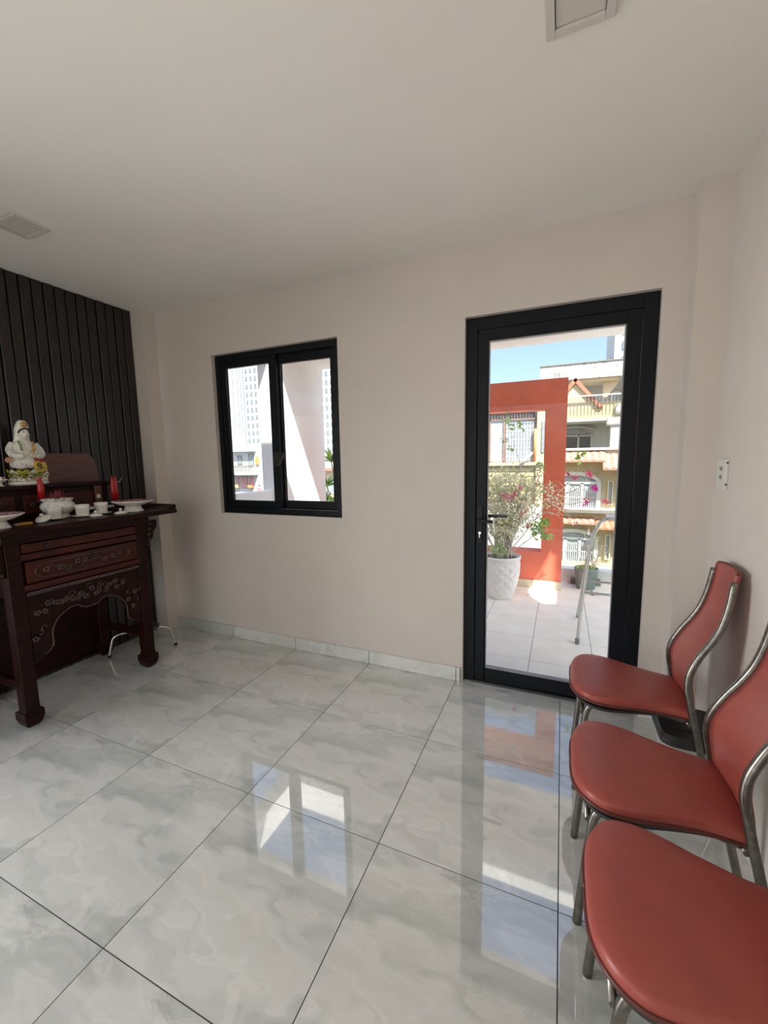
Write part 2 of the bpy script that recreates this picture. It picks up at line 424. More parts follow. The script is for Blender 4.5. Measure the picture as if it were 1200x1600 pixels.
# wall towards the terrace, one mesh with a window hole and a door hole
b = MB()
for x0, x1, z0, z1 in ((XL - 0.2, WX0, 0, H), (WX0, WX1, 0, WZ0), (WX0, WX1, WZ1, H), (WX1, DX0, 0, H), (DX0, DX1, DZ, H), (DX1, XR + 0.15, 0, H)):
    b.box(x0, x1, YB, YB + WT, z0, z1)
struct(b.build('wall_back', M['wall']), 'pinkish beige painted wall with the window and the glazed door')
struct(bx('wall_right', M['wall'], XR, XR + 0.15, YR, YB, 0, H), 'plain painted wall behind the red chairs')
wl = struct(bx('wall_left', M['plank_gap'], XL - 0.15, XL, -1.80, YB, 0, H), 'wall clad in dark brown vertical planks behind the altar')
struct(MB().box(XL - 0.15, XL, YR, -2.9, 0, H).box(XL - 0.15, XL, -2.9, -1.80, 2.3, H).build('wall_left_rear', M['wall']), 'plain painted continuation of the left wall beyond an opening added for the side fill lamp')  # gap under the lintel is invented to seat the side fill lamp
struct(bx('trim_right_pilaster', M['wall'], 1.0345, XR, -0.1134, YB, 0, H), 'painted pilaster in the corner right of the door')
struct(bx('trim_left_pilaster', M['wall'], XL - 0.1, -2.4365, -0.1108, YB, 0, H), 'painted pilaster beside the dark plank wall')
struct(bx('ceiling', M['ceiling'], XL - 0.2, XR + 0.2, YR - 0.15, YB + WT, H, H + 0.16), 'plain white painted ceiling')
# rear wall of the room with a broad opening for daylight (behind the viewer)
b = MB()
b.box(XL, -2.0, YR - 0.15, YR, 0, H).box(0.8, XR, YR - 0.15, YR, 0, H).box(-2.0, 0.8, YR - 0.15, YR, 2.4, H)
struct(b.build('wall_rear', M['wall']), 'rear wall with a broad daylight opening')

# vertical planks of the left wall, each one a piece
pitch = 0.0654
y = -0.1108 - 0.003
i = 0
pm = [MB().prism([(-pitch + 0.008, -0.0), (0.0, -0.0), (0.0, 0.012), (-0.006, 0.016), (-pitch + 0.014, 0.016), (-pitch + 0.008, 0.012)], 'z', 0, H).v]
def plank_mesh(dep):
    b = MB(); w_ = pitch - 0.008
    poly = [(XL, 0), (XL + dep - 0.004, 0), (XL + dep, -0.004), (XL + dep, -w_ + 0.004), (XL + dep - 0.004, -w_), (XL, -w_)]
    b.prism(poly, 'z', 0.0, H - 0.002)
    return b
protos = [plank_mesh(d).build('plank', M['plank'], wl) for d in (0.015, 0.017, 0.013)]
for p in protos: p.location.z = 0
for k in range(3): protos[k].location.y = y - k * pitch
for k in range(3, 25):
    c = clone(protos[(k * 7 + k // 3) % 3], 'plank', (0, y - k * pitch, 0), wl)

# floor: dark grout bed with marble tiles, each tile a piece
T = 0.6; C0 = -3.0656 * T
fl = struct(bx('floor', M['grout'], XL - 0.1, XR + 0.1, YR - 0.1, YB + WT, -0.06, -0.002), 'floor of glossy veined marble tiles with dark joints')
g = 0.0016
def tile_mesh(wx0, wx1, wy0, wy1):
    return MB().box(wx0 + g, wx1 - g, wy0 + g, wy1 - g, -0.012, 0.0)
tproto = None
cols = [(C0 + T * k, C0 + T * (k + 1)) for k in range(-1, 5)]
for (x0, x1) in cols + [(XL, C0 - T)]:
    full = abs((x1 - x0) - T) < 1e-3 and x1 < XR + 0.01
    for r in range(10):
        y1 = -T * r; y0 = y1 - T
        cx, cyy = (x0 + x1) / 2, (y0 + y1) / 2
        if full:
            if tproto is None:
                o = tile_mesh(-T / 2, T / 2, -T / 2, T / 2).build('tile', M['marble'], fl, local=True); tproto = o; o.location = (cx, cyy, 0)
            else:
                clone(tproto, 'tile', (cx, cyy, 0), fl)
        else:
            xa, xb = max(x0, XL), min(x1, XR)
            ce = x1 - T / 2 if x0 <= XL else x0 + T / 2
            o = tile_mesh(xa - ce, xb - ce, -T / 2, T / 2).build('tile', M['marble'], fl, local=True); o.location = (ce, cyy, 0)
o = MB().box(DX0 + 0.001, C0 + 4 * T - 0.0016, 0.001, WT, -0.012, 0).build('tile', M['marble'], fl)
o = MB().box(C0 + 4 * T + 0.0016, DX1 - 0.001, 0.001, WT, -0.012, 0).build('tile', M['marble'], fl)

# marble skirting, piece by piece
sk = struct(bx('baseboard_back', M['grout'], XL + 0.14, -0.012, -0.004, -0.0002, 0, 0.088), 'marble skirting of short tiles under the window')
for k in range(-1, 4):
    x0, x1 = C0 + T * k, C0 + T * (k + 1)
    x0 = max(x0, -2.4365); x1 = min(x1, -0.012)
    if x1 - x0 > 0.02:
        MB().box(x0 + 0.0015, x1 - 0.0015, -0.012, -0.001, 0.001, 0.09).build('skirting_tile', M['marble_skirt'], sk, bevel=0.0015, seg=1)
sk2 = struct(bx('baseboard_right', M['grout'], 0.94, 1.0345, -0.004, -0.0002, 0, 0.068), 'short piece of skirting between door and pilaster')
MB().box(0.942, 1.033, -0.012, -0.001, 0.001, 0.07).build('skirting_tile', M['marble_skirt'], sk2, bevel=0.0015, seg=1)

# ---------------------------------------------------------------- door
def ring(b, x0, x1, z0, z1, wl_, wr, wt, wb, y0, y1):
    b.box(x0, x0 + wl_, y0, y1, z0, z1); b.box(x1 - wr, x1, y0, y1, z0, z1)
    b.box(x0 + wl_, x1 - wr, y0, y1, z1 - wt, z1)
    if wb > 0: b.box(x0 + wl_, x1 - wr, y0, y1, z0, z0 + wb)
    return b
dr = struct(ring(MB(), DX0, DX1, 0.0, DZ - 0.003, 0.064, 0.066, 0.066, 0.012, 0.030, 0.105).build('door_1', M['frame'], bevel=0.002, seg=1), 'black aluminium door frame with a full height glazed leaf')
dr['category'] = 'door'
lf = ring(MB(), 0.067, 0.864, 0.016, 2.094, 0.060, 0.066, 0.062, 0.078, 0.033, 0.083).build('door_leaf', M['frame'], dr, bevel=0.003, seg=1)
ring(MB(), 0.128, 0.797, 0.0955, 2.031, 0.0055, 0.0055, 0.0055, 0.012, 0.040, 0.060).build('glazing_bead', M['bead'], lf)
bx('glass_pane', M['glass'], 0.130, 0.795, 0.060, 0.066, 0.098, 2.030, lf)
bx('threshold_strip', M['bead'], 0.05, 0.88, 0.006, 0.030, 0.0, 0.006, dr)
hd = MB().box(0.078, 0.106, 0.024, 0.033, 0.885, 1.105).build('handle_plate', M['rubber'], dr, bevel=0.003)
hp = MB()
hp.tube([(0.092, 0.028, 1.022), (0.092, -0.022, 1.022)], 0.009, 10)
hp.tube(spline([(0.092, -0.022, 1.022), (0.12, -0.024, 1.020), (0.172, -0.020, 1.017)], 4), 0.0095, 8)
hp.build('lever', M['rubber'], hd)
hq = MB()
hq.tube([(0.092, 0.083, 1.032), (0.092, 0.135, 1.032)], 0.009, 10); hq.box(0.084, 0.235, 0.128, 0.142, 1.022, 1.041)
hq.build('outer_lever', M['frame'], hd, bevel=0.002)
MB().tube([(0.092, 0.026, 0.942), (0.092, 0.016, 0.942)], 0.009, 12).box(0.0895, 0.0945, 0.012, 0.022, 0.915, 0.94).build('lock_cylinder', M['steel'], hd)

# ---------------------------------------------------------------- window
wn = struct(ring(MB(), WX0 + 0.004, WX1 - 0.004, WZ0 + 0.003, WZ1 - 0.004, 0.042, 0.042, 0.042, 0.042, 0.028, 0.100).build('window_1', M['frame'], bevel=0.002, seg=1), 'black framed sliding window of two panes')
ls = ring(MB(), -1.842, -1.332, 1.042, 2.122, 0.052, 0.062, 0.054, 0.052, 0.032, 0.060).build('sash', M['frame'], wn, bevel=0.003, seg=1)
bx('glass_pane', M['glass'], -1.795, -1.39, 0.045, 0.050, 1.090, 2.072, ls)
rs_ = ring(MB(), -1.385, -0.864, 1.042, 2.122, 0.062, 0.050, 0.060, 0.056, 0.064, 0.092).build('sash', M['frame'], wn, bevel=0.003, seg=1)
bx('glass_pane', M['glass'], -1.33, -0.91, 0.076, 0.081, 1.095, 2.066, rs_)
lt = MB()
lt.prism([(-1.345, 1.345), (-1.335, 1.35), (-1.282, 1.432), (-1.285, 1.440), (-1.350, 1.448), (-1.372, 1.44), (-1.372, 1.345)], 'y', 0.004, 0.032)
lt.build('latch', M['rubber'], ls, bevel=0.003)
bx('rail', M['bead'], -1.336, -0.87, 0.0285, 0.0305, 1.038, 1.041, wn)

# ---------------------------------------------------------------- ceiling lights and socket
def ceiling_light(cx, cy, sx_, sy_, label):
    t = thing('ceiling_light', label, 'ceiling light', (cx, cy, H), 'square ceiling lights switched off')
    b = MB(); a = 0.024
    x0, x1, y0, y1 = cx - sx_ / 2, cx + sx_ / 2, cy - sy_ / 2, cy + sy_ / 2
    for q in ((x0, x0 + a, y0, y1), (x1 - a, x1, y0, y1), (x0 + a, x1 - a, y0, y0 + a), (x0 + a, x1 - a, y1 - a, y1)):
        b.box(q[0], q[1], q[2], q[3], H - 0.010, H)
    b.build('frame', M['off_panel'], t, bevel=0.003)
    MB().box(x0 + a + 0.002, x1 - a - 0.002, y0 + a + 0.002, y1 - a - 0.002, H - 0.005, H).build('diffuser', M['off_panel'], t, bevel=0.002)
ceiling_light(-1.942, -1.105, 0.205, 0.155, 'switched off recessed light in the ceiling corner above the plank wall')
ceiling_light(0.529, -1.115, 0.172, 0.200, 'switched off recessed light in the ceiling in front of the glazed door')

so = thing('wall_socket', 'white double socket plate on the right wall beside the pilaster', 'socket', (XR, -0.238, 1.295))
MB().box(XR - 0.010, XR, -0.288, -0.188, 1.232, 1.362).build('plate', M['white_plastic'], so, bevel=0.003)
MB().box(XR - 0.013, XR - 0.009, -0.282, -0.194, 1.258, 1.355).build('insert', M['white_plastic'], so, bevel=0.001)
for z_ in (1.32, 1.285):
    b = MB()
    for dy in (-0.012, 0.006): b.box(XR - 0.0142, XR - 0.0125, -0.243 + dy, -0.238 + dy, z_ - 0.008, z_ + 0.008)
    b.build('slot', M['slot'], so)
for z_ in (1.345, 1.255):
    MB().tube([(XR - 0.006, -0.2885, z_), (XR - 0.006, -0.286, z_)], 0.004, 8).build('screw', M['slot'], so)

# ================================================================ red chairs
def make_chair(name, label):
    t = thing(name, label, 'chair', (0, 0, 0), 'red vinyl chairs against the right wall')
    # seat: outline narrower at the back, rounded front corners; local x runs from front to back
    half = []
    for a, bb in ((0.0, 0.0), (0.0, 0.05), (0.004, 0.095), (0.018, 0.138), (0.042, 0.172), (0.075, 0.192), (0.115, 0.196), (0.17, 0.188), (0.24, 0.168), (0.31, 0.152), (0.36, 0.147), (0.395, 0.146), (0.416, 0.143), (0.426, 0.125)):
        half.append((a, bb))
    pts = spline([(p[0], p[1], 0) for p in half], 3)
    out = [(p.x, p.y) for p in pts] + [(p.x, -p.y) for p in reversed(pts[1:])]
    def zt(x): return 0.452 - 0.030 * (x / 0.42) - (0.010 * max(0, (0.06 - x) / 0.06) ** 2) + 0.004 * math.sin(PI * min(1, x / 0.42))
    cx, cy = 0.21, 0.0
    rings = [(0.986, -0.034), (1.0, -0.026), (1.0, -0.012), (0.985, -0.004), (0.95, 0.0), (0.8, 0.003), (0.5, 0.006), (0.2, 0.007)]
    vs = []; fs = []; n = len(out)
    for sc_, dz in rings:
        for (px, py) in out:
            x_ = cx + (px - cx) * sc_; y_ = cy + (py - cy) * sc_
            vs.append((x_, y_, zt(x_) + dz))
    for i in range(len(rings) - 1):
        for j in range(n): fs.append((i * n + j, i * n + (j + 1) % n, (i + 1) * n + (j + 1) % n, (i + 1) * n + j))
    fs.append(tuple((len(rings) - 1) * n + j for j in range(n))); fs.append(tuple(range(n - 1, -1, -1)))
    bs = MB().add(vs, fs, True)
    seat = bs.build('seat', M['vinyl'], t, local=True)
    MB().tube([(cx + (px - cx) * 1.003, py * 1.003, zt(px) - 0.029) for px, py in out] + [(cx + (out[0][0] - cx) * 1.003, out[0][1], zt(out[0][0]) - 0.029)], 0.0055, 6).build('piping', M['vinyl_edge'], seat, local=True)
    b = MB(); k2 = [(cx + (px - cx) * 0.94, py * 0.94) for px, py in out]
    b.prism(k2, 'z', 0.386, 0.396); b.build('seat_board', M['bin_lid'], t, local=True)
    # tubes
    prof = [(0.512, 0.0), (0.478, 0.14), (0.446, 0.27), (0.428, 0.345), (0.412, 0.41), (0.397, 0.48), (0.390, 0.53), (0.397, 0.583), (0.424, 0.646), (0.455, 0.70), (0.482, 0.76), (0.500, 0.834), (0.512, 0.925)]
    def hw(z_): return 0.150 - 0.043 * max(0, min(1, (z_ - 0.48) / 0.45)) + 0.006 * max(0, (0.3 - z_) / 0.3)
    for sgn in (-1, 1):
        p3 = [(x_, sgn * hw(z_), z_) for x_, z_ in prof]
        MB().tube(spline(p3, 4), 0.0125, 12).build('back_tube', M['tube'], t, local=True)
        fl_ = [(0.028, sgn * 0.152, 0.0), (0.040, sgn * 0.152, 0.15), (0.052, sgn * 0.151, 0.30), (0.062, sgn * 0.150, 0.362), (0.090, sgn * 0.142, 0.388), (0.15, sgn * 0.128, 0.396), (0.28, sgn * 0.116, 0.392), (0.40, sgn * 0.128, 0.382)]
        MB().tube(spline(fl_, 5), 0.0125, 12).build('front_leg', M['tube'], t, local=True)
    MB().tube([(0.045, -0.151, 0.345), (0.045, 0.151, 0.345)], 0.009, 10).build('cross_bar', M['tube'], t, local=True)
    MB().tube([(0.405, -0.148, 0.376), (0.405, 0.148, 0.376)], 0.009, 10).build('cross_bar', M['tube'], t, local=True)
    # backrest panel follows the tubes, slightly hollow, reaching a little above them
    pp = spline([(x_, z_, 0) for x_, z_ in [(0.408, 0.405)] + prof[5:] + [(0.516, 0.958)]], 4)
    nz = len(pp); nx = 9; vs = []; fs = []
    for side in (0, 1):
        for i, p in enumerate(pp):
            for j in range(nx):
                u_ = -1 + 2 * j / (nx - 1)
                zz = p.y; h_ = hw(zz) - 0.004
                top = max(0, (i - (nz - 7)) / 6)
                zz2 = zz - 0.008 * top * (abs(u_) ** 3)
                bow = 0.016 * (1 - u_ * u_)
                vs.append((p.x + bow + (0.016 if side else -0.001), u_ * h_, zz2))
    for side in (0, 1):
        o0 = side * nz * nx
        for i in range(nz - 1):
            for j in range(nx - 1):
                q = (o0 + i * nx + j, o0 + i * nx + j + 1, o0 + (i + 1) * nx + j + 1, o0 + (i + 1) * nx + j)
                fs.append(q if side else q[::-1])
    N2 = nz * nx
    for i in range(nz - 1):
        for j in (0, nx - 1):
            fs.append((i * nx + j, (i + 1) * nx + j, N2 + (i + 1) * nx + j, N2 + i * nx + j))
    for j in range(nx - 1):
        for i in (0, nz - 1):
            fs.append((i * nx + j, i * nx + j + 1, N2 + i * nx + j + 1, N2 + i * nx + j))
    back = MB().add(vs, fs, True).build('backrest', M['vinyl'], t, local=True)
    tp = pp[-1]
    MB().tube([(tp.x + 0.016 * (1 - u_ * u_) + 0.007, u_ * (hw(0.958) - 0.004), tp.y - 0.008 * abs(u_) ** 3 + 0.001) for u_ in [-1 + 2 * j / 12 for j in range(13)]], 0.006, 6).build('piping', M['vinyl_edge'], back, local=True)
    return t
c1 = make_chair('dining_chair', 'red vinyl chair nearest the glazed door, farthest of the row')
c1.location = (0.592, -0.505, 0); c1.rotation_euler = (0, 0, 0.0)
c2 = copy_tree(c1); c2['label'] = 'middle red vinyl chair of the row along the right wall'; c2.location = (0.584, -1.055, 0)
c3 = copy_tree(c1); c3['label'] = 'red vinyl chair closest to the viewer, in the lower right corner'; c3.location = (0.606, -1.487, 0)

# ---------------------------------------------------------------- bin in the corner
bn = thing('waste_bin', 'low pale grey bin with a dark grey lid under the farthest red chair', 'bin', (1.04, -0.505, 0))
def rrect(x0, x1, y0, y1, r, n=5):
    o = []
    for cx, cy, a0 in ((x1 - r, y1 - r, 0), (x0 + r, y1 - r, PI / 2), (x0 + r, y0 + r, PI), (x1 - r, y0 + r, 1.5 * PI)):
        for k in range(n + 1):
            a = a0 + PI / 2 * k / n; o.append((cx + r * math.cos(a), cy + r * math.sin(a)))
    return o
def loft(b, outs, smooth=True):
    n = len(outs[0][0]); vs = []
    for poly, z_ in outs: vs += [(p[0], p[1], z_) for p in poly]
    fs = [(i * n + j, i * n + (j + 1) % n, (i + 1) * n + (j + 1) % n, (i + 1) * n + j) for i in range(len(outs) - 1) for j in range(n)]
    b.add(vs, fs, smooth); k = len(b.v) - len(vs)
    b.f.append(tuple(k + j for j in range(n - 1, -1, -1))); b.sm.append(False)
    b.f.append(tuple(k + (len(outs) - 1) * n + j for j in range(n))); b.sm.append(False)
    return b
loft(MB(), [(rrect(0.955, 1.115, -0.60, -0.41, 0.03), 0.0), (rrect(0.940, 1.135, -0.618, -0.392, 0.03), 0.268)]).build('bin_body', M['bin'], bn)
ld = loft(MB(), [(rrect(0.918, 1.146, -0.633, -0.379, 0.045), 0.262), (rrect(0.915, 1.149, -0.636, -0.376, 0.045), 0.274), (rrect(0.915, 1.149, -0.636, -0.376, 0.045), 0.290), (rrect(0.925, 1.14, -0.626, -0.386, 0.04), 0.303), (rrect(0.955, 1.11, -0.596, -0.416, 0.03), 0.305)], False).build('bin_lid', M['bin_lid'], bn)
MB().box(0.975, 1.09, -0.575, -0.435, 0.303, 0.310).build('lid_panel', M['bin_lid'], ld, bevel=0.004)

# ================================================================ altar
AX, AXB, AY0, AY1, AZ = -2.01, -2.545, -1.31, -0.555, 1.07
ax_c = (AY0 + AY1) / 2
al = thing('altar_table', 'dark carved wooden altar with a raised back shelf against the plank wall', 'altar', (-2.28, ax_c, 0))
# tabletop with rolled-up ends
prof = [(-1.495, AZ - 0.030), (-0.365, AZ - 0.030), (-0.362, AZ - 0.012), (-0.372, AZ), (-1.488, AZ), (-1.498, AZ - 0.012)]
top = MB().prism(prof, 'x', AXB, -1.925).build('tabletop', M['altar'], al, bevel=0.004)
for sgn in (-1, 1):
    ye = ax_c + sgn * 0.562
    q = [(ye - sgn * 0.085, AZ - 0.001), (ye - sgn * 0.03, AZ + 0.012), (ye + sgn * 0.012, AZ + 0.030), (ye + sgn * 0.020, AZ + 0.016), (ye + sgn * 0.004, AZ - 0.024), (ye - sgn * 0.01, AZ - 0.028)]
    MB().prism(q, 'x', AXB, -1.945).build('scroll_end', M['altar'], al, bevel=0.004)
bx('top_rail', M['altar'], -2.50, -1.985, AY0 - 0.02, AY1 + 0.02, 0.988, AZ - 0.030, al, 0.006)
# legs with hoof feet
for (lx0, lx1) in ((AX - 0.066, AX), (AXB, AXB + 0.066)):
    for (ly0, ly1, sg) in ((AY0, AY0 + 0.066, -1), (AY1 - 0.066, AY1, 1)):
        b = MB(); fr_ = 1 if lx1 == AX else -1
        outs = []
        for z_, ex in ((0.0, -0.010), (0.018, 0.004), (0.05, 0.013), (0.088, 0.013), (0.092, 0.001), (0.12, 0.0), (0.5, 0.0), (0.988, 0.0)):
            outs.append(([(lx0 - ex, ly0 - ex), (lx1 + ex, ly0 - ex), (lx1 + ex, ly1 + ex), (lx0 - ex, ly1 + ex)], z_))
        loft(b, outs, False).build('leg', M['altar'], al, bevel=0.003, seg=1)
yi0, yi1 = AY0 + 0.066, AY1 - 0.066
bx('front_panel', M['altar'], AX - 0.05, AX - 0.030, yi0, yi1, 0.70, 0.988, al)
for ys in ((AY0 + 0.012, AY0 + 0.03), (AY1 - 0.03, AY1 - 0.012)):
    bx('side_panel', M['altar'], AXB + 0.066, AX - 0.066, ys[0], ys[1], 0.70, 0.988, al)
    bx('stretcher', M['altar'], AXB + 0.066, AX - 0.066, ys[0], ys[1] + 0.012, 0.20, 0.245, al, 0.006)
bx('back_shade_panel', M['altar'], AXB, AXB + 0.010, AY0 + 0.02, AY1 - 0.02, 0.03, 0.988, al)  # lower part is a dark sheet added for the shade below the altar
bx('apron_rail', M['altar'], AX - 0.03, AX - 0.006, yi0, yi1, 0.984, 0.990, al)
d1 = bx('drawer', M['altar_red'], AX - 0.03, AX + 0.004, yi0 + 0.004, yi1 - 0.003, 0.932, 0.979, al, 0.005)
for yk in (yi0 + 0.115, yi1 - 0.105):
    MB().lathe([(0.005, 0), (0.0085, 0.004), (0.009, 0.010), (0.005, 0.014)], (0, 0, 0), 12).build('drawer_knob', M['slot'], d1, local=True)
    kn = d1.children[-1]; kn.rotation_euler = (0, PI / 2, 0); kn.location = Vector((AX + 0.004, yk, 0.956)) - root_loc(d1)
bx('rail', M['altar_red'], AX - 0.03, AX + 0.003, yi0 - 0.004, yi1 + 0.003, 0.893, 0.926, al, 0.006)
d2 = bx('drawer', M['altar_red'], AX - 0.03, AX + 0.002, yi0 + 0.012, yi1 - 0.003, 0.768, 0.882, al, 0.006)
# carved cartouche: raised oval border with scrolls and blossoms
b = MB(); cart = []
y0c, y1c, zc, hh = yi0 + 0.075, yi1 - 0.085, 0.825, 0.040
for k in range(25):
    a = -PI / 2 - PI * k / 24; cart.append((AX + 0.003, y0c + hh + hh * math.cos(a) * 1.6, zc + hh * math.sin(a) * -1))
for k in range(25):
    a = -PI / 2 + PI * k / 24; cart.append((AX + 0.003, y1c - hh + hh * math.cos(a) * 1.6, zc + hh * math.sin(a)))
cart.append(cart[0])
b.tube(cart, 0.004, 6)
b.build('carved_border', M['altar_carve'], d2)
rng = random.Random(3)
def scrolls(y0, y1, zfun, n, size, x0):
    b = MB()
    for k in range(n):
        yy = y0 + (y1 - y0) * (k + 0.5) / n + rng.uniform(-0.01, 0.01); z0_, z1_ = zfun(yy)
        zz = z0_ + (z1_ - z0_) * rng.uniform(0.2, 0.8); sz = size * rng.uniform(0.7, 1.2); ph = rng.uniform(0, 6.28); dr_ = rng.choice((-1, 1))
        pts = [(x0 + 0.003, yy + sz * (1 - t_ / 9) * math.cos(ph + dr_ * t_ * 0.62), zz + sz * (1 - t_ / 9) * math.sin(ph + dr_ * t_ * 0.62)) for t_ in range(9)]
        b.tube(pts, [0.0042 * (1 - 0.06 * q) for q in range(9)], 5)
        if k % 2 == 0:
            for q in range(5):
                a = q * 1.2566 + ph
                b.ell((x0 + 0.004, yy + 0.010 * math.cos(a), zz + 0.010 * math.sin(a)), (0.005, 0.007, 0.007), 6, 4)
    return b
scrolls(y0c + 0.02, y1c - 0.02, lambda q: (0.80, 0.85), 17, 0.020, AX + 0.002).build('carved_relief', M['altar_carve'], d2)['kind'] = 'stuff'
bx('ledge', M['altar_red'], AX - 0.03, AX + 0.010, yi0 - 0.006, yi1 + 0.006, 0.731, 0.763, al, 0.006)
bx('moulding', M['altar_carve'], AX - 0.03, AX + 0.006, yi0, yi1, 0.702, 0.724, al, 0.006)
# arched apron with drops down both legs
arch = [(yi0, 0.702), (yi0, 0.335), (yi0 + 0.03, 0.335), (yi0 + 0.05, 0.36), (yi0 + 0.075, 0.37), (yi0 + 0.098, 0.40), (yi0 + 0.10, 0.47), (yi0 + 0.13, 0.53), (yi0 + 0.19, 0.57), (yi0 + 0.24, 0.575), (yi0 + 0.27, 0.552), (yi0 + 0.31, 0.545)]
mid_ = (yi0 + yi1) / 2
arch = arch + [(2 * mid_ - p[0], p[1]) for p in reversed(arch)]
ap = MB().prism(arch, 'x', AX - 0.028, AX - 0.006).build('arched_apron', M['altar'], al, bevel=0.003, seg=1)
def zf(q):
    d = min(q - yi0, yi1 - q)
    return (0.40, 0.66) if d < 0.09 else (0.60, 0.69)
b = scrolls(yi0 + 0.015, yi1 - 0.015, zf, 44, 0.020, AX - 0.006)
b.build('carved_relief', M['altar_carve'], ap)['kind'] = 'stuff'
b = MB()
for s0 in (0, 1):
    pts = [(AX - 0.004, (p[0]), p[1] + 0.006) for p in arch[3:12]]
    if s0: pts = [(p[0], 2 * mid_ - p[1], p[2]) for p in pts]
    b.tube(spline(pts, 3), 0.005, 6)
b.build('arch_bead', M['altar_carve'], ap)
# winged brackets under the overhang
for sgn, ye in ((-1, AY0), (1, AY1)):
    q = [(ye, 1.0), (ye + sgn * 0.105, 1.0), (ye + sgn * 0.100, 0.955), (ye + sgn * 0.075, 0.925), (ye + sgn * 0.066, 0.885), (ye + sgn * 0.045, 0.86), (ye + sgn * 0.030, 0.825), (ye, 0.815)]
    br = MB().prism(q, 'x', AX - 0.045, AX - 0.012).build('bracket', M['altar'], al, bevel=0.004)
    b = MB()
    for k in range(5):
        yy = ye + sgn * (0.045 - 0.005 * k); zz = 0.975 - 0.035 * k
        b.tube([(AX - 0.009, yy + sgn * 0.014 * math.cos(t_ * 0.7) * (1 - t_ / 9), zz + 0.014 * math.sin(t_ * 0.7) * (1 - t_ / 9)) for t_ in range(8)], 0.0045, 5)
    b.build('carved_relief', M['altar_carve'], br)['kind'] = 'stuff'
# raised tier at the back
TX0, TX1, TZ = -2.545, -2.375, 1.265
bx('upper_shelf', M['altar'], TX0, TX1 + 0.012, -1.385, -0.485, TZ - 0.022, TZ, al, 0.005)
bx('tier_body', M['altar'], TX0, TX1 - 0.012, -1.36, -0.525, AZ, TZ - 0.022, al, 0.003)
for k, (ya, yb) in enumerate(((-1.33, -1.07), (-1.03, -0.83), (-0.80, -0.635))):
    td = bx('tier_drawer', M['altar_red'], TX1 - 0.014, TX1 - 0.004, ya, yb, 1.095, 1.205, al, 0.004)
    scrolls(ya + 0.025, yb - 0.02, lambda q: (1.12, 1.18), 8, 0.016, TX1 - 0.004).build('carved_relief', M['altar_carve'], td)['kind'] = 'stuff'
bx('tier_post', M['backboard'], TX1 - 0.014, TX1 - 0.002, -0.622, -0.575, 1.075, TZ - 0.022, al, 0.003)
bx('pale_patch', M['porcelain'], TX1 - 0.003, TX1 - 0.0015, -0.612, -0.588, 1.155, 1.180, al)  # small pale rectangle on the post
bd = [(-1.00, TZ), (-1.00, 1.46), (-0.565, 1.46), (-0.54, 1.452), (-0.520, 1.435), (-0.508, 1.41), (-0.492, 1.33), (-0.490, TZ)]
MB().prism(bd, 'x', -2.548, -2.528).build('back_board', M['backboard'], al, bevel=0.003)

# ---------------------------------------------------------------- things on the altar
def foot_dish(cx, cy, z0, label, r=0.118):
    t = thing('footed_dish', label, 'dish', (cx, cy, z0), 'white footed offering dishes')
    MB().lathe([(0.060, 0.0), (0.062, 0.006), (0.055, 0.014), (0.047, 0.034), (0.046, 0.040)], (cx, cy, z0), 32).build('foot', M['porcelain_blue'], t)
    sc = lambda i, a: 1.0 + (0.035 * math.cos(16 * a) if i in (2, 3, 4) else 0)
    d = MB().lathe([(0.044, 0.038), (0.075, 0.045), (r - 0.006, 0.066), (r, 0.073), (r - 0.006, 0.073), (0.072, 0.054), (0.02, 0.050), (0.001, 0.050)], (cx, cy, z0), 96, sc).build('bowl', M['porcelain'], t)
    MB().lathe([(0.09, 0.0615), (r - 0.012, 0.0718), (r - 0.013, 0.0735), (0.09, 0.0635)], (cx, cy, z0), 96, lambda i, a: 1 + 0.03 * math.cos(16 * a)).build('painted_rim', M['pink_glaze'], d)
foot_dish(-2.07, -0.578, AZ, 'white footed dish with frilled rim at the right end of the altar')
foot_dish(-2.06, -1.312, AZ, 'white footed dish cut by the left edge of the picture')
def tea_cup(cx, cy, label, h=0.074):
    t = thing('tea_cup', label, 'cup', (cx, cy, AZ), 'white lidless tea cups')
    MB().lathe([(0.030, 0.008), (0.033, 0.016), (0.0345, 0.05), (0.0385, h), (0.0365, h), (0.032, 0.05), (0.029, 0.02), (0.001, 0.018)], (cx, cy, AZ), 28).build('cup_body', M['porcelain'], t)
    MB().lathe([(0.024, 0.0), (0.040, 0.004), (0.053, 0.011), (0.052, 0.0135), (0.036, 0.008), (0.001, 0.008)], (cx, cy, AZ), 72, lambda i, a: 1 + (0.07 * math.cos(9 * a) if i in (2, 3) else 0)).build('saucer', M['porcelain'], t)
tea_cup(-2.14, -1.003, 'white tea cup in front of the incense bowl')
tea_cup(-2.112, -0.868, 'white tea cup just right of the incense bowl')
tea_cup(-2.135, -0.742, 'white tea cup nearest the right footed dish')
def cup_lid(x, y, rot, label, z_=AZ):
    t = thing('cup_cover', label, 'cover', (x, y, z_), 'white tea cup lids')
    t.rotation_euler = rot
    MB().lathe([(0.036, 0.0), (0.038, 0.003), (0.030, 0.010), (0.014, 0.016), (0.007, 0.018)], (0, 0, 0), 28).build('lid_cap', M['porcelain'], t, local=True)
    MB().lathe([(0.006, 0.016), (0.005, 0.020), (0.009, 0.027), (0.008, 0.033), (0.001, 0.036)], (0, 0, 0), 16).build('knob', M['porcelain'], t, local=True)
cup_lid(-2.085, -1.088, (0.42, 0.25, 0.0), 'white cup lid leaning left of the first tea cup, beside the lighter', AZ + 0.018)
cup_lid(-2.065, -0.822, (0, 0, 0), 'white cup lid lying between the second and third tea cups')
cup_lid(-2.035, -0.688, (0, 0, 0), 'white cup lid lying next to the right footed dish')
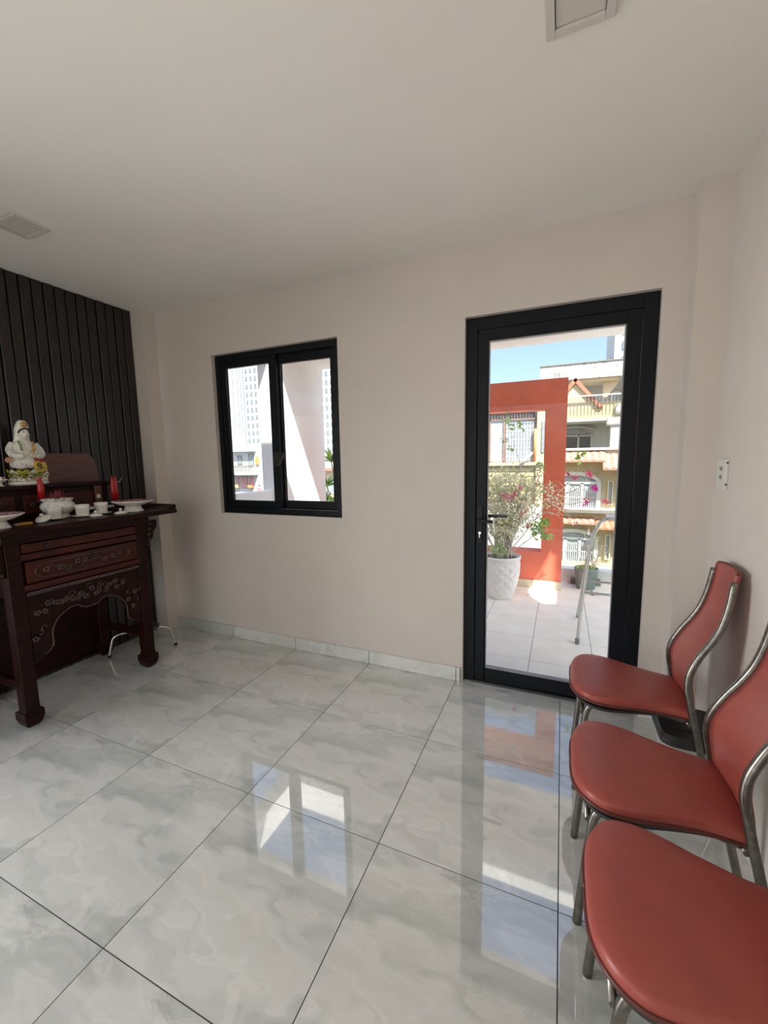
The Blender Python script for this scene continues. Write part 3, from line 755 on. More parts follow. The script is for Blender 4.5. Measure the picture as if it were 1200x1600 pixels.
# incense bowl
ib = thing('incense_bowl', 'round white incense bowl painted with flowers in the middle of the altar', 'bowl', (-2.24, -0.927, AZ))
MB().lathe([(0.056, 0.0), (0.058, 0.008), (0.050, 0.014), (0.052, 0.022), (0.070, 0.036), (0.084, 0.056), (0.086, 0.070), (0.078, 0.086), (0.068, 0.094), (0.068, 0.100), (0.078, 0.106), (0.079, 0.112), (0.074, 0.115), (0.064, 0.112), (0.062, 0.100), (0.001, 0.096)], (-2.24, -0.927, AZ), 40).build('bowl_body', M['porcelain_blue'], ib)
MB().lathe([(0.060, 0.096), (0.060, 0.103), (0.001, 0.106)], (-2.24, -0.927, AZ), 24).build('ash', M['ash'], ib)
b = MB(); rg = random.Random(5)
for k in range(30):
    a = rg.uniform(0, 6.28); r_ = rg.uniform(0, 0.045); x_, y_ = -2.24 + r_ * math.cos(a), -0.927 + r_ * math.sin(a)
    h_ = rg.uniform(0.03, 0.065)
    b.tube([(x_, y_, AZ + 0.102), (x_ + rg.uniform(-0.008, 0.008), y_ + rg.uniform(-0.008, 0.008), AZ + 0.1 + h_)], 0.0015, 4)
b.build('incense_stubs', M['incense'], ib)
# candles
def candle(cx, cy, label, z0, h, twin):
    t = thing('red_candle', label, 'candle', (cx, cy, AZ), 'red altar candles')
    st = MB().lathe([(0.024, 0.0), (0.025, 0.006), (0.010, 0.014), (0.008, z0 - AZ - 0.02), (0.018, z0 - AZ - 0.006), (0.018, z0 - AZ)], (cx, cy, AZ), 20).build('holder', M['slot'], t)
    for dx in ((-0.011, 0.011) if twin else (0,)):
        r_ = 0.0125 if twin else 0.0185
        MB().lathe([(r_, 0), (r_ * 1.02, h * 0.5), (r_ * 0.9, h * 0.72), (r_ * 0.55, h * 0.9), (r_ * 0.2, h)], (cx, cy + dx, z0), 18).build('candle_body', M['red'], t)
        if twin:
            MB().lathe([(0.006, h * 0.86), (0.0065, h * 0.9), (0.003, h * 0.98), (0.001, h)], (cx, cy + dx, z0), 10).build('tip', M['porcelain'], t)
    return t
candle(-2.338, -0.955, 'single pointed red candle behind the left rim of the incense bowl', 1.172, 0.138, False)
cr_ = candle(-2.31, -0.532, 'pair of red candles with pale tips behind the right footed dish', 1.10, 0.205, True)
MB().tube(spline([(-2.31, -0.512, 1.255), (-2.31, -0.49, 1.262), (-2.31, -0.482, 1.275), (-2.31, -0.468, 1.284)], 4), 0.0022, 6).build('wire_hook', M['steel'], cr_)
# cup stand with white tray
cs = thing('cup_stand', 'low dark cup stand with a flat white tray behind the tea cups', 'tray', (-2.235, -0.74, AZ))
bx('stand', M['altar'], -2.265, -2.205, -0.80, -0.64, AZ, AZ + 0.030, cs, 0.003)
bx('tray', M['porcelain'], -2.272, -2.198, -0.815, -0.615, AZ + 0.030, AZ + 0.044, cs, 0.004)
lg = thing('lighter', 'amber coloured lighter lying on the front edge of the altar', 'lighter', (-2.08, -1.185, AZ))
b = MB().box(-2.095, -2.070, -1.205, -1.145, AZ, AZ + 0.013).build('lighter_body', M['lighter'], lg, bevel=0.004)
MB().box(-2.095, -2.070, -1.222, -1.206, AZ, AZ + 0.013).build('lighter_head', M['pink_glaze'], lg, bevel=0.003)

# seated porcelain figurine on a lotus
SX, SY, SZ = -2.455, -0.955, TZ
fg = thing('porcelain_figurine', 'white porcelain seated robed figurine on a lotus with yellow flowers, on the upper shelf', 'figurine', (SX, SY, SZ))
def L3(x, y, z): return (SX + x, SY + y, SZ + z)
MB().lathe([(0.098, 0.0), (0.104, 0.006), (0.104, 0.016), (0.096, 0.022)], L3(0, 0, 0), 36, lambda i, a: 1 + 0.025 * math.cos(9 * a), ).build('plinth', M['porcelain'], fg)
fg.children[-1].scale = (0.62, 1, 1)
for o in (fg.children[-1],): pass
b = MB()
for k in range(13):
    a = PI * (k / 12.0) - PI / 2
    b.ell(L3(0.052 * math.cos(a), 0.088 * math.sin(a), 0.030 + 0.006 * (k % 2)), (0.014, 0.015, 0.014), 10, 6)
b.build('cloud_base', M['porcelain_blue'], fg)
for k in range(7):
    a = PI * (k + 0.5) / 7 - PI / 2
    f_ = MB().ell(L3(0.060 * math.cos(a), 0.080 * math.sin(a), 0.037), (0.008, 0.010, 0.010), 8, 5).build('base_flower', M['orange_glaze'] if k % 2 else M['gold'], fg)
# lotus petals, two tiers, each a petal of its own
def petal(c, a, tilt, ln, wd, mt):
    b = MB(); n = 6
    d = Vector((math.cos(a) * math.cos(tilt), math.sin(a) * math.cos(tilt), math.sin(tilt))); sd = Vector((-math.sin(a), math.cos(a), 0)); nn = d.cross(sd)
    rows = []
    for i in range(n + 1):
        t_ = i / n; wv = wd * math.sin(PI * min(1, 0.12 + t_ * 0.88)) ** 0.7 * (1 if t_ < 0.99 else 0.05); cp = Vector(c) + d * ln * t_ + nn * (-0.010 * math.sin(PI * t_))
        rows.append((cp - sd * wv / 2 + nn * -0.006, cp, cp + sd * wv / 2 + nn * -0.006))
    vs = [p for r in rows for p in r] + [p - nn * 0.003 for r in rows for p in r]; K = 3 * (n + 1); fs = []
    for i in range(n):
        for j in range(2):
            q = (i * 3 + j, i * 3 + j + 1, i * 3 + j + 4, i * 3 + j + 3); fs.append(q); fs.append(tuple(K + x for x in q[::-1]))
        fs.append((i * 3, i * 3 + 3, K + i * 3 + 3, K + i * 3)); fs.append((i * 3 + 2, K + i * 3 + 2, K + i * 3 + 5, i * 3 + 5))
    b.add(vs, fs, True); return b.build('petal', mt, fg)
for k in range(9):
    a = PI * k / 8 - PI / 2
    petal(L3(0.022 * math.cos(a), 0.044 * math.sin(a), 0.062), a, 0.62, 0.066, 0.050, M['lime_glaze'] if k % 3 != 1 else M['porcelain'])
for k in range(8):
    a = PI * (k + 0.5) / 8 - PI / 2
    petal(L3(0.030 * math.cos(a), 0.052 * math.sin(a), 0.056), a, 0.22, 0.056, 0.044, M['porcelain'] if k % 2 else M['lime_glaze'])
def ZB(z): return z if z < 0.066 else 0.102 + (z - 0.07) * 0.898
L0 = L3
def L3(x, y, z): return (SX + x, SY + y, SZ + ZB(z))
# robed body: one lofted surface from the crossed knees up to the neck
b = MB(); outs = []
for z_, rx, ry, ox in ((0.070, 0.050, 0.070, 0.004), (0.085, 0.060, 0.082, 0.008), (0.105, 0.060, 0.083, 0.008), (0.125, 0.050, 0.074, 0.004), (0.145, 0.040, 0.064, 0.0), (0.175, 0.039, 0.070, -0.002), (0.205, 0.038, 0.072, -0.003), (0.228, 0.036, 0.064, -0.004), (0.245, 0.030, 0.048, -0.005), (0.256, 0.020, 0.026, -0.004), (0.268, 0.015, 0.016, -0.003)):
    n = 28
    outs.append(([(SX + ox + rx * math.cos(2 * PI * j / n) * (1 + 0.035 * math.sin(9 * 2 * PI * j / n)), SY + ry * math.sin(2 * PI * j / n)) for j in range(n)], SZ + ZB(z_)))
loft(b, outs)
b.ell(L3(0.036, -0.045, 0.088), (0.034, 0.036, 0.024), 14, 8); b.ell(L3(0.036, 0.045, 0.088), (0.034, 0.036, 0.024), 14, 8)
body = b.build('robe', M['porcelain_robe'], fg)
for sgn in (-1, 1):
    MB().tube(spline([L3(-0.004, sgn * 0.056, 0.232), L3(0.004, sgn * 0.078, 0.190), L3(0.030, sgn * 0.070, 0.152), L3(0.050, sgn * 0.030, 0.150)], 5), [0.018] * 5 + [0.019] * 5 + [0.017] * 5 + [0.013], 12).build('sleeve', M['porcelain_robe'], fg)
    MB().tube(spline([L3(0.018, sgn * 0.036, 0.246), L3(0.034, sgn * 0.034, 0.215), L3(0.040, sgn * 0.034, 0.185)], 4), 0.008, 8, flat=0.6).build('scarf', M['green_glaze'] if sgn < 0 else M['gold'], fg)
b = MB().ell(L3(0.054, 0.020, 0.152), (0.010, 0.012, 0.009), 10, 7)
for q in range(4): b.tube([L3(0.054 + 0.004 * q, 0.012, 0.150 + 0.004 * q), L3(0.058 + 0.003 * q, 0.000, 0.152 + 0.004 * q)], 0.0028, 6)
b.tube([L3(0.060, 0.022, 0.158), L3(0.064, 0.012, 0.166)], 0.003, 6)
b.build('hand', M['porcelain'], fg)
MB().lathe([(0.007, 0.0), (0.010, 0.010), (0.006, 0.020), (0.004, 0.028), (0.006, 0.031)], L3(0.056, 0.012, 0.158), 12).build('vase', M['gold'], fg)
head = MB().ell(L3(0.010, 0.0, 0.300), (0.029, 0.026, 0.036), 18, 12).build('head', M['porcelain'], fg)
MB().ell(L3(0.0385, 0.0, 0.2965), (0.0025, 0.003, 0.006), 8, 6).build('nose', M['porcelain'], head)
for sgn in (-1, 1):
    MB().tube([L3(0.0365, sgn * 0.005, 0.3045), L3(0.0355, sgn * 0.010, 0.3035), L3(0.033, sgn * 0.015, 0.3045)], 0.0017, 5).build('eye', M['hair'], head)
    MB().tube([L3(0.037, sgn * 0.005, 0.3125), L3(0.0345, sgn * 0.011, 0.3145), L3(0.031, sgn * 0.016, 0.3125)], 0.0009, 5).build('brow', M['hair'], head)
    MB().ell(L3(0.008, sgn * 0.027, 0.296), (0.006, 0.004, 0.014), 8, 6).build('ear', M['porcelain'], head)
MB().tube([L3(0.0355, -0.006, 0.2835), L3(0.037, 0.0, 0.2825), L3(0.0355, 0.006, 0.2835)], 0.0016, 5).build('mouth', M['orange_glaze'], head)
MB().tube(spline([L3(0.012, -0.028, 0.302), L3(0.027, -0.020, 0.322), L3(0.034, 0.0, 0.330), L3(0.027, 0.020, 0.322), L3(0.012, 0.028, 0.302)], 5), 0.0048, 8).build('hair', M['hair'], fg)
# veil hanging behind the head to the shoulders
b = MB(); outs = []
for z_, rx, ry, ox in ((0.225, 0.026, 0.052, -0.020), (0.26, 0.026, 0.040, -0.016), (0.295, 0.030, 0.037, -0.012), (0.33, 0.031, 0.036, -0.008), (0.352, 0.029, 0.032, 0.000), (0.372, 0.023, 0.025, 0.003), (0.385, 0.013, 0.015, 0.003)):
    outs.append(([(SX + ox + rx * math.cos(2 * PI * j / 24), SY + ry * math.sin(2 * PI * j / 24)) for j in range(24)], SZ + ZB(z_)))
loft(b, outs).build('veil', M['porcelain'], fg)
MB().ell(L3(0.022, 0.0, 0.356), (0.011, 0.019, 0.017), 14, 8).build('crown', M['gold'], fg)
# yellow flower tag with a red bow leaning on the figurine
tgx = 0.070
b = MB()
for k in range(10):
    a = 2 * PI * k / 10
    b.ell(L0(tgx, 0.036 + 0.026 * math.cos(a), 0.112 + 0.026 * math.sin(a)), (0.003, 0.012, 0.012), 10, 6)
b.ell(L0(tgx + 0.001, 0.036, 0.112), (0.004, 0.030, 0.030), 20, 8)
fc = b.build('flower_tag', M['yellow_card'], fg)
def text_mesh(body, size, mt, parent, loc, rot, name='lettering'):
    cu = bpy.data.curves.new(name, 'FONT'); cu.body = body; cu.size = size; cu.extrude = 0.0004; cu.align_x = 'CENTER'; cu.align_y = 'CENTER'; cu.offset = 0.0006
    tmp = bpy.data.objects.new(name, cu); COL.objects.link(tmp)
    dg = bpy.context.evaluated_depsgraph_get(); me = bpy.data.meshes.new_from_object(tmp.evaluated_get(dg))
    bpy.data.objects.remove(tmp); me.materials.clear(); me.materials.append(mt)
    o = bpy.data.objects.new(name, me); COL.objects.link(o); o.parent = parent; o.location = Vector(loc) - root_loc(parent); o.rotation_euler = rot
    return o
text_mesh('\u0110i', 0.026, M['ink'], fc, L0(tgx + 0.0065, 0.030, 0.120), (PI / 2, 0, PI / 2))
text_mesh('L\u1ed9c', 0.018, M['ink'], fc, L0(tgx + 0.0065, 0.036, 0.103), (PI / 2, 0, PI / 2))
b = MB()
for sgn in (-1, 1):
    b.ell(L0(tgx + 0.004, 0.030 + sgn * 0.014, 0.150 - sgn * 0.004), (0.006, 0.014, 0.010), 12, 8, (sgn * 0.4, 0, 0))
b.ell(L0(tgx + 0.006, 0.030, 0.149), (0.006, 0.006, 0.006), 8, 6)
b.build('red_bow', M['red'], fg)
for (dy, dz, mt) in ((0.078, 0.088, 'lime_glaze'), (0.070, 0.118, 'porcelain'), (0.084, 0.062, 'porcelain'), (0.060, 0.132, 'porcelain'), (-0.10, 0.150, 'orange_glaze')):
    b = MB()
    for k in range(6):
        a = 2 * PI * k / 6; b.ell(L0(0.030, dy + 0.010 * math.cos(a), dz + 0.010 * math.sin(a)), (0.006, 0.008, 0.008), 8, 5)
    b.ell(L0(0.034, dy, dz), (0.005, 0.006, 0.006), 8, 5)
    b.build('side_flower', M[mt], fg)
# small pink flower-shaped dish at the left end of the upper shelf
fd = thing('flower_dish', 'small pink and white flower shaped dish left of the figurine', 'dish', (-2.43, -1.112, TZ))
MB().lathe([(0.024, 0.0), (0.026, 0.004), (0.016, 0.012), (0.018, 0.022), (0.034, 0.034), (0.040, 0.042), (0.036, 0.042), (0.010, 0.034), (0.001, 0.034)], (-2.43, -1.112, TZ), 40, lambda i, a: 1 + (0.10 * math.cos(8 * a) if i in (4, 5, 6) else 0)).build('dish_body', M['porcelain'], fd)
for k in range(8):
    a = 2 * PI * k / 8
    MB().ell((-2.43 + 0.026 * math.cos(a), -1.112 + 0.026 * math.sin(a), TZ + 0.046), (0.008, 0.008, 0.010), 8, 6).build('petal', M['pink_glaze'] if k % 2 else M['porcelain'], fd)

# low metal-legged stool under the altar
st = thing('stool', 'low dark stool with bent chrome legs pushed under the altar', 'stool', (-2.28, -0.45, 0))
MB().prism(rrect(-2.37, -2.19, -0.545, -0.360, 0.03), 'z', 0.172, 0.197).build('stool_seat', M['bin_lid'], st, bevel=0.004)
for fx, fy in ((-2.143, -0.287), (-2.418, -0.615), (-2.116, -0.5885), (-2.4445, -0.3135)):
    vx, vy = fx + 2.2805, fy + 0.451
    P_ = lambda k, z_: (-2.2805 + vx * k, -0.451 + vy * k, z_)
    MB().tube(spline([P_(0.35, 0.163), P_(0.62, 0.163), P_(0.84, 0.140), P_(0.93, 0.08), P_(1.0, 0.01)], 5), 0.0085, 10).build('leg', M['steel'], st)
    MB().lathe([(0.010, 0), (0.012, 0.002), (0.012, 0.018), (0.010, 0.020)], (fx, fy, 0), 12).build('foot_cap', M['rubber'], st)

# ================================================================ terrace
TZF = -0.005
tf = struct(bx('terrace_floor', M['terrace_grout'], -2.8, 3.2, WT, 2.75, -0.30, TZF - 0.0022), 'pale tiled terrace floor outside the door')
tt = None
for k in range(-7, 8):
    for r in range(7):
        x0 = -0.035 + 0.4 * k; y0 = WT + 0.002 if r == 0 else 0.05 + 0.4 * r
        y1 = 0.05 + 0.4 * (r + 1); y1 = min(y1, 2.74)
        if x0 < -2.8 or x0 + 0.4 > 3.2: continue
        if r in (0, 6):
            MB().box(x0 + 0.003, x0 + 0.397, y0 + 0.003, y1 - 0.003, TZF - 0.01, TZF).build('tile', M['terrace'], tf)
        elif tt is None:
            tt = MB().box(-0.197, 0.197, -0.197, 0.197, -0.01, 0.0).build('tile', M['terrace'], tf, local=True, bevel=0.002, seg=1); tt.location = (x0 + 0.2, (y0 + y1) / 2, TZF)
        else:
            clone(tt, 'tile', (x0 + 0.2, (y0 + y1) / 2, TZF), tf)
# canopy over the terrace with a long open bay next to the house
cp = MB()
cp.box(-2.6, 1.40, 1.42, 2.40, 2.56, 2.89)
cp.box(-2.6, 1.25, WT, 0.53, 2.56, 2.72)
cp.box(1.25, 2.2, WT, 0.28, 2.56, 2.72)
cp.box(-2.6, -2.41, 0.53, 1.42, 2.56, 2.89)
cp = struct(cp.build('terrace_canopy', M['white_wall']), 'white concrete canopy over the terrace with an open bay')
struct(bx('terrace_side_wall', M['white_wall'], -2.6, -2.40, 1.37, 2.40, TZF, 2.56), 'white side wall of the terrace with a sunlit band')
struct(bx('terrace_parapet', M['white_wall'], -2.6, -2.47, WT, 1.37, TZF, 1.06), 'low white parapet left of the terrace')
# slabs added out of view, cut to shade the terrace and shape its sun patches
struct(MB().prism([(-4, -7.5), (2.617, -7.5), (2.617, -0.43), (2.516, -0.47), (2.365, -0.22), (2.36, 0.6), (-0.5, 0.6), (-0.5, 0.0), (-4, 0.0)], 'z', 4.42, 4.46).box(-4, 1.3, -1.4, -1.25, H + 0.16, 4.42).build('shade_slab', M['white_wall']), 'unseen slab added above the house to shade the terrace')
struct(MB().prism([(2.618, -2.6), (3.7, -2.6), (3.7, 0.6), (2.361, 0.6), (2.361, 0.26), (2.618, -0.02)], 'z', 4.42, 4.46).box(3.5, 3.7, -2.6, -2.4, -9, 4.42).build('shade_slab_right', M['white_wall']), 'unseen slab added to bound the gap that lets the sun through')
struct(bx('terrace_right_parapet', M['white_wall'], 2.2, 2.35, WT, 2.6, TZF, 0.9), 'low white parapet at the right end of the terrace')

# red portal wall
rw = thing('red_portal_wall', 'terracotta red framed wall with a square opening behind the white pot', 'wall', (-0.8, 2.2, 0), kind='structure')
b = MB()
ry0, ry1 = 2.15, 2.36
b.box(-2.05, 0.557, ry0, ry1, 1.865, 2.158)        # beam
b.box(0.352, 0.557, ry0, ry1, 0.0, 1.865)          # right pillar
b.box(-2.05, -1.85, ry0, ry1, 0.0, 1.865)          # left pillar
b.box(-1.85, 0.352, ry0, ry1, 0.0, 0.385)          # low wall
b.build('portal', M['red_wall'], rw)
for k in range(9):
    x0 = 0.560 - 0.29 * (k + 1); x1 = 0.560 - 0.29 * k
    MB().box(max(x0, -2.06) + 0.001, x1 - 0.001, 2.135, 2.150, TZF, 0.082).build('skirting_tile', M['cream_tile'], rw, bevel=0.002, seg=1)

# white pot with bougainvillea
PX, PY = 0.0, 1.74
pl = thing('potted_bougainvillea', 'tall bougainvillea with pink blooms in a white woven pot on the terrace', 'plant', (PX, PY, TZF))
NR = 44
def weave(i, a):
    if not 2 <= i < NR + 1: return 1.0
    q = max(math.sin(11 * a + i * 0.62), math.sin(11 * a - i * 0.62))
    return 1.0 + 0.030 * (q - 0.6)
prof = [(0.108, 0.0), (0.114, 0.006)]
for k in range(NR):
    t_ = k / (NR - 1); prof.append((0.116 + 0.066 * math.sin(t_ * PI * 0.60), 0.012 + 0.375 * t_))
prof += [(0.186, 0.398), (0.190, 0.412), (0.188, 0.428), (0.176, 0.430), (0.168, 0.40), (0.001, 0.395)]
MB().lathe(prof, (PX, PY, TZF), 132, weave).build('pot', M['pot_white'], pl)
MB().lathe([(0.165, 0.39), (0.16, 0.402), (0.001, 0.41)], (PX, PY, TZF), 24).build('soil', M['soil'], pl)
rg = random.Random(11)
br = MB(); lv = MB(); lg_ = MB(); ldry = MB()
stems = []
def stem(pts, r0):
    p = spline(pts, 5); n = len(p); stems.append(p)
    br.tube(p, [r0 * (1 - 0.75 * i / (n - 1)) for i in range(n)], 5); return p
def jit(s_): return Vector((rg.uniform(-s_, s_), rg.uniform(-s_, s_), rg.uniform(-s_, s_)))
for k in range(40):
    a = rg.uniform(0, 6.28); r_ = rg.uniform(0.01, 0.09)
    p0 = Vector((PX + r_ * math.cos(a), PY + r_ * math.sin(a) * 0.8, 0.39))
    top_ = Vector((rg.uniform(-0.42, 0.36), PY + rg.uniform(-0.22, 0.20), rg.uniform(0.85, 1.32)))
    mid = p0.lerp(top_, 0.45) + Vector((0, 0, 0.10)) + jit(0.06)
    p = stem([p0, mid, top_], 0.007 if k % 4 else 0.011)
    for q in range(4):
        s0 = p[rg.randrange(3, len(p))]; e0 = s0 + Vector((rg.uniform(-0.16, 0.16), rg.uniform(-0.1, 0.1), rg.uniform(-0.02, 0.16)))
        stem([s0, s0.lerp(e0, 0.5) + jit(0.03), e0], 0.0032)
# the long sprays seen against the red wall and the sky
long_ = [[(0.06, 1.74, 0.40), (0.10, 1.75, 0.80), (0.17, 1.76, 1.20), (0.09, 1.78, 1.52), (0.02, 1.80, 1.76)],
         [(0.17, 1.76, 1.18), (0.25, 1.80, 1.27), (0.335, 1.85, 1.31)],
         [(0.06, 1.74, 0.41), (0.22, 1.76, 0.56), (0.40, 1.76, 0.70)],
         [(0.05, 1.74, 0.42), (0.25, 1.78, 0.70), (0.42, 1.86, 0.95), (0.60, 1.90, 1.05), (0.69, 1.90, 1.36)],
         [(0.42, 1.86, 0.95), (0.58, 1.90, 1.12), (0.66, 1.90, 1.20)], [(0.55, 1.90, 1.03), (0.68, 1.93, 1.08), (0.77, 1.95, 1.21)],
         [(0.42, 1.86, 0.95), (0.6, 1.9, 0.93), (0.75, 1.9, 0.965), (0.90, 1.9, 0.97)], [(0.45, 1.87, 0.93), (0.58, 1.87, 0.84), (0.665, 1.86, 0.75)],
         [(0.30, 1.79, 0.78), (0.42, 1.80, 0.86), (0.54, 1.82, 0.80)]]
for q in long_:
    p = stem(q, 0.0055)
    for k in range(7):
        s0 = p[rg.randrange(len(p) // 3, len(p))]; e0 = s0 + Vector((rg.uniform(-0.12, 0.12), rg.uniform(-0.05, 0.05), rg.uniform(-0.08, 0.12)))
        stem([s0, s0.lerp(e0, 0.5) + jit(0.03), e0], 0.0026)
br.build('branches', M['bark'], pl)
def scatter(mb, c, rad, n, ln, spread=None):
    for k in range(n):
        v = jit(1.0)
        while v.length > 1: v = jit(1.0)
        p = Vector(c) + Vector((v.x * rad[0], v.y * rad[1], v.z * rad[2]))
        mb.leaf(p, jit(1) + Vector((0, -0.2, 0.1)), jit(1) + Vector((0, -0.6, 0.6)), ln * rg.uniform(0.7, 1.25), ln * 0.62 * rg.uniform(0.8, 1.2))
for p in stems[:200]:
    for q in p[2:]:
        if rg.random() < 0.95:
            tgt = rg.choice((lv, ldry, ldry, ldry, lv, lg_))
            tgt.leaf(q + jit(0.02), jit(1), jit(1) + Vector((0, -0.5, 0.7)), rg.uniform(0.022, 0.040), rg.uniform(0.016, 0.027))
for c, rad, n, ln in (((-0.03, 1.66, 0.49), (0.11, 0.08, 0.06), 80, 0.034), ((0.34, 1.74, 0.72), (0.09, 0.05, 0.05), 55, 0.045), ((0.41, 1.74, 0.65), (0.06, 0.04, 0.03), 26, 0.048), ((0.40, 1.76, 0.775), (0.05, 0.04, 0.025), 18, 0.045),
                      ((0.31, 1.72, 0.66), (0.05, 0.04, 0.04), 20, 0.045), ((0.01, 1.80, 1.75), (0.03, 0.02, 0.05), 9, 0.045), ((0.07, 1.80, 1.66), (0.04, 0.02, 0.03), 9, 0.045), ((0.14, 1.80, 1.68), (0.03, 0.02, 0.05), 10, 0.05),
                      ((0.00, 1.80, 1.55), (0.03, 0.02, 0.03), 7, 0.04), ((0.06, 1.80, 1.46), (0.03, 0.02, 0.02), 7, 0.04), ((0.34, 1.85, 1.30), (0.03, 0.03, 0.04), 9, 0.05), ((0.69, 1.90, 1.37), (0.05, 0.03, 0.05), 12, 0.055)):
    scatter(lg_, c, rad, n, ln)
for c, rad, n in (((0.08, 1.70, 1.14), (0.24, 0.16, 0.10), 420), ((-0.15, 1.70, 1.02), (0.22, 0.16, 0.22), 520), ((0.14, 1.70, 0.92), (0.22, 0.16, 0.22), 620), ((0.00, 1.66, 0.72), (0.20, 0.12, 0.14), 260), ((0.44, 1.84, 0.98), (0.13, 0.08, 0.16), 130)):
    scatter(lv, c, rad, n // 2, 0.032); scatter(ldry, c, rad, n // 2, 0.030)
tag(lv.build('foliage', M['leaf'], pl), kind='stuff'); tag(lg_.build('foliage', M['leaf_green'], pl), kind='stuff'); tag(ldry.build('foliage', M['leaf_dry'], pl), kind='stuff')
bl = [(0.036, 1.6, 1.024, 0), (0.094, 1.6, 1.019, 0), (0.07, 1.6, 1.0, 1), (0.172, 1.6, 1.104, 0), (0.123, 1.65, 1.034, 0), (0.306, 1.8, 1.123, 0), (0.332, 1.85, 1.126, 0), (0.238, 1.7, 0.885, 0), (0.191, 1.65, 0.853, 1), (0.248, 1.7, 0.731, 1),
      (0.59, 1.9, 1.204, 0), (0.641, 1.9, 1.174, 0), (0.762, 1.95, 1.22, 0), (0.779, 1.95, 1.196, 0), (0.803, 1.9, 1.085, 2), (0.83, 1.9, 1.075, 2), (0.748, 1.9, 0.969, 1), (0.745, 1.9, 0.94, 2), (0.898, 1.9, 0.967, 0), (0.92, 1.9, 0.95, 1), (0.662, 1.85, 0.753, 1)]
for (x_, y_, z_, kd) in bl:
    b = MB()
    for k in range(14):
        dd = jit(1) + Vector((0, -0.5, 0.3)); b.leaf(Vector((x_, y_, z_)) + jit(0.014), dd, jit(1), rg.uniform(0.022, 0.034), rg.uniform(0.020, 0.028))
    b.build('bloom', M[('bloom', 'bloom_pale', 'bloom_magenta')[kd]], pl)
for (x_, y_), lb in (((0.258, 1.88), 'pink fallen petals nearer the white pot on the terrace tiles'), ((0.313, 1.921), 'small dark pink fallen petal beside the sunlit patch')):
    b = MB()
    for k in range(3): b.leaf((x_ + rg.uniform(-.008, .008), y_ + rg.uniform(-.008, .008), TZF + 0.003), (rg.uniform(-1, 1), rg.uniform(-1, 1), 0.25), (0, 0, 1), 0.024, 0.019)
    tag(b.build('fallen_petal', M['bloom']), lb, 'petal', 'fallen petals on the terrace')

# stainless folding rack at the right of the door
rk = thing('clothes_rack', 'stainless steel tube rack with rounded top and two rungs on the terrace', 'rack', (0.85, 0.95, TZF))
def rack_leg(dy, dx=0.0, z0=0.0):
    return spline([(0.675 + dx, 0.84 + dy, TZF + 0.012 + z0), (0.705 + dx, 0.92 + dy, 0.36), (0.735 + dx, 0.97 + dy, 0.68), (0.760 + dx, 0.99 + dy, 0.80), (0.795 + dx, 1.0 + dy, 0.88), (0.84 + dx, 1.0 + dy, 0.918), (0.92 + dx, 1.0 + dy, 0.928), (1.05 + dx, 1.0 + dy, 0.928), (1.10 + dx, 1.0 + dy, 0.91), (1.14 + dx, 0.99 + dy, 0.86), (1.17 + dx, 0.97 + dy, 0.76), (1.23 + dx, 0.84 + dy, TZF + 0.012 + z0)], 5)
MB().tube(rack_leg(0), 0.0125, 12).build('front_frame', M['steel'], rk)
MB().tube([p + Vector((0.016, 0.055 + 0.55 * max(0, (0.9 - p.z)), 0.0)) for p in rack_leg(0)], 0.0125, 12).build('rear_frame', M['steel'], rk)
for z_, xa in ((0.372, 0.715), (0.455, 0.725)):
    yy = 0.92 if z_ < 0.4 else 0.945
    MB().tube([(xa, yy, z_), (1.185, yy, z_ - 0.004)], 0.009, 10).build('rung', M['steel'], rk)
bx('rack_top', M['grille'], 0.84, 1.08, 0.985, 1.10, 0.925, 0.945, rk, 0.006)
for x_ in (0.675, 1.23):
    MB().lathe([(0.014, 0), (0.016, 0.003), (0.016, 0.04), (0.013, 0.043)], (x_, 0.84, TZF), 12).build('foot_cap', M['rail'], rk)

# balustrade: glass, grey handrail, foot clamps and a low kerb
bs = thing('glass_balustrade', 'clear glass balustrade with a grey handrail at the terrace edge', 'balustrade', (1.2, 2.5, TZF))
MB().box(0.565, 3.2, 2.475, 2.525, 0.775, 0.815).build('handrail', M['rail'], bs, bevel=0.006)
bx('glass_pane', M['glass'], 0.58, 1.85, 2.496, 2.504, 0.05, 0.775, bs); bx('glass_pane', M['glass'], 1.87, 3.2, 2.496, 2.504, 0.05, 0.775, bs)
bx('kerb', M['white_wall'], 0.56, 3.2, 2.52, 2.72, TZF - 0.02, 0.14, bs)
for x_ in (0.685, 0.925, 1.35):
    MB().box(x_ - 0.028, x_ + 0.028, 2.43, 2.52, TZF, 0.055).build('clamp', M['rail'], bs, bevel=0.005)
# grey pot with bare twigs by the balustrade
gp = thing('potted_shrub', 'grey green pot with nearly bare twigs beside the glass balustrade', 'plant', (0.80, 2.33, TZF))
MB().lathe([(0.085, 0.0), (0.092, 0.01), (0.112, 0.19), (0.118, 0.20), (0.116, 0.222), (0.104, 0.222), (0.102, 0.19), (0.001, 0.185)], (0.80, 2.33, TZF), 28).build('pot', M['pot_green'], gp)
b = MB(); l2 = MB()
for k in range(16):
    a = rg.uniform(0, 6.28); p0 = Vector((0.80 + 0.04 * math.cos(a), 2.33 + 0.04 * math.sin(a), 0.17)); e0 = p0 + Vector((rg.uniform(-0.16, 0.22), rg.uniform(-0.12, 0.08), rg.uniform(0.10, 0.42)))
    p = spline([p0, p0.lerp(e0, 0.5) + jit(0.05), e0], 4); b.tube(p, 0.0032, 5)
    for q in p[5:]:
        if rg.random() < 0.5: l2.leaf(q, jit(1), jit(1) + Vector((0, 0, 1)), 0.03, 0.02)
scatter(l2, (0.79, 2.31, 0.225), (0.10, 0.08, 0.02), 40, 0.03)
b.build('twigs', M['bark'], gp); tag(l2.build('leaves', M['leaf_green'], gp), kind='stuff')
b = MB()
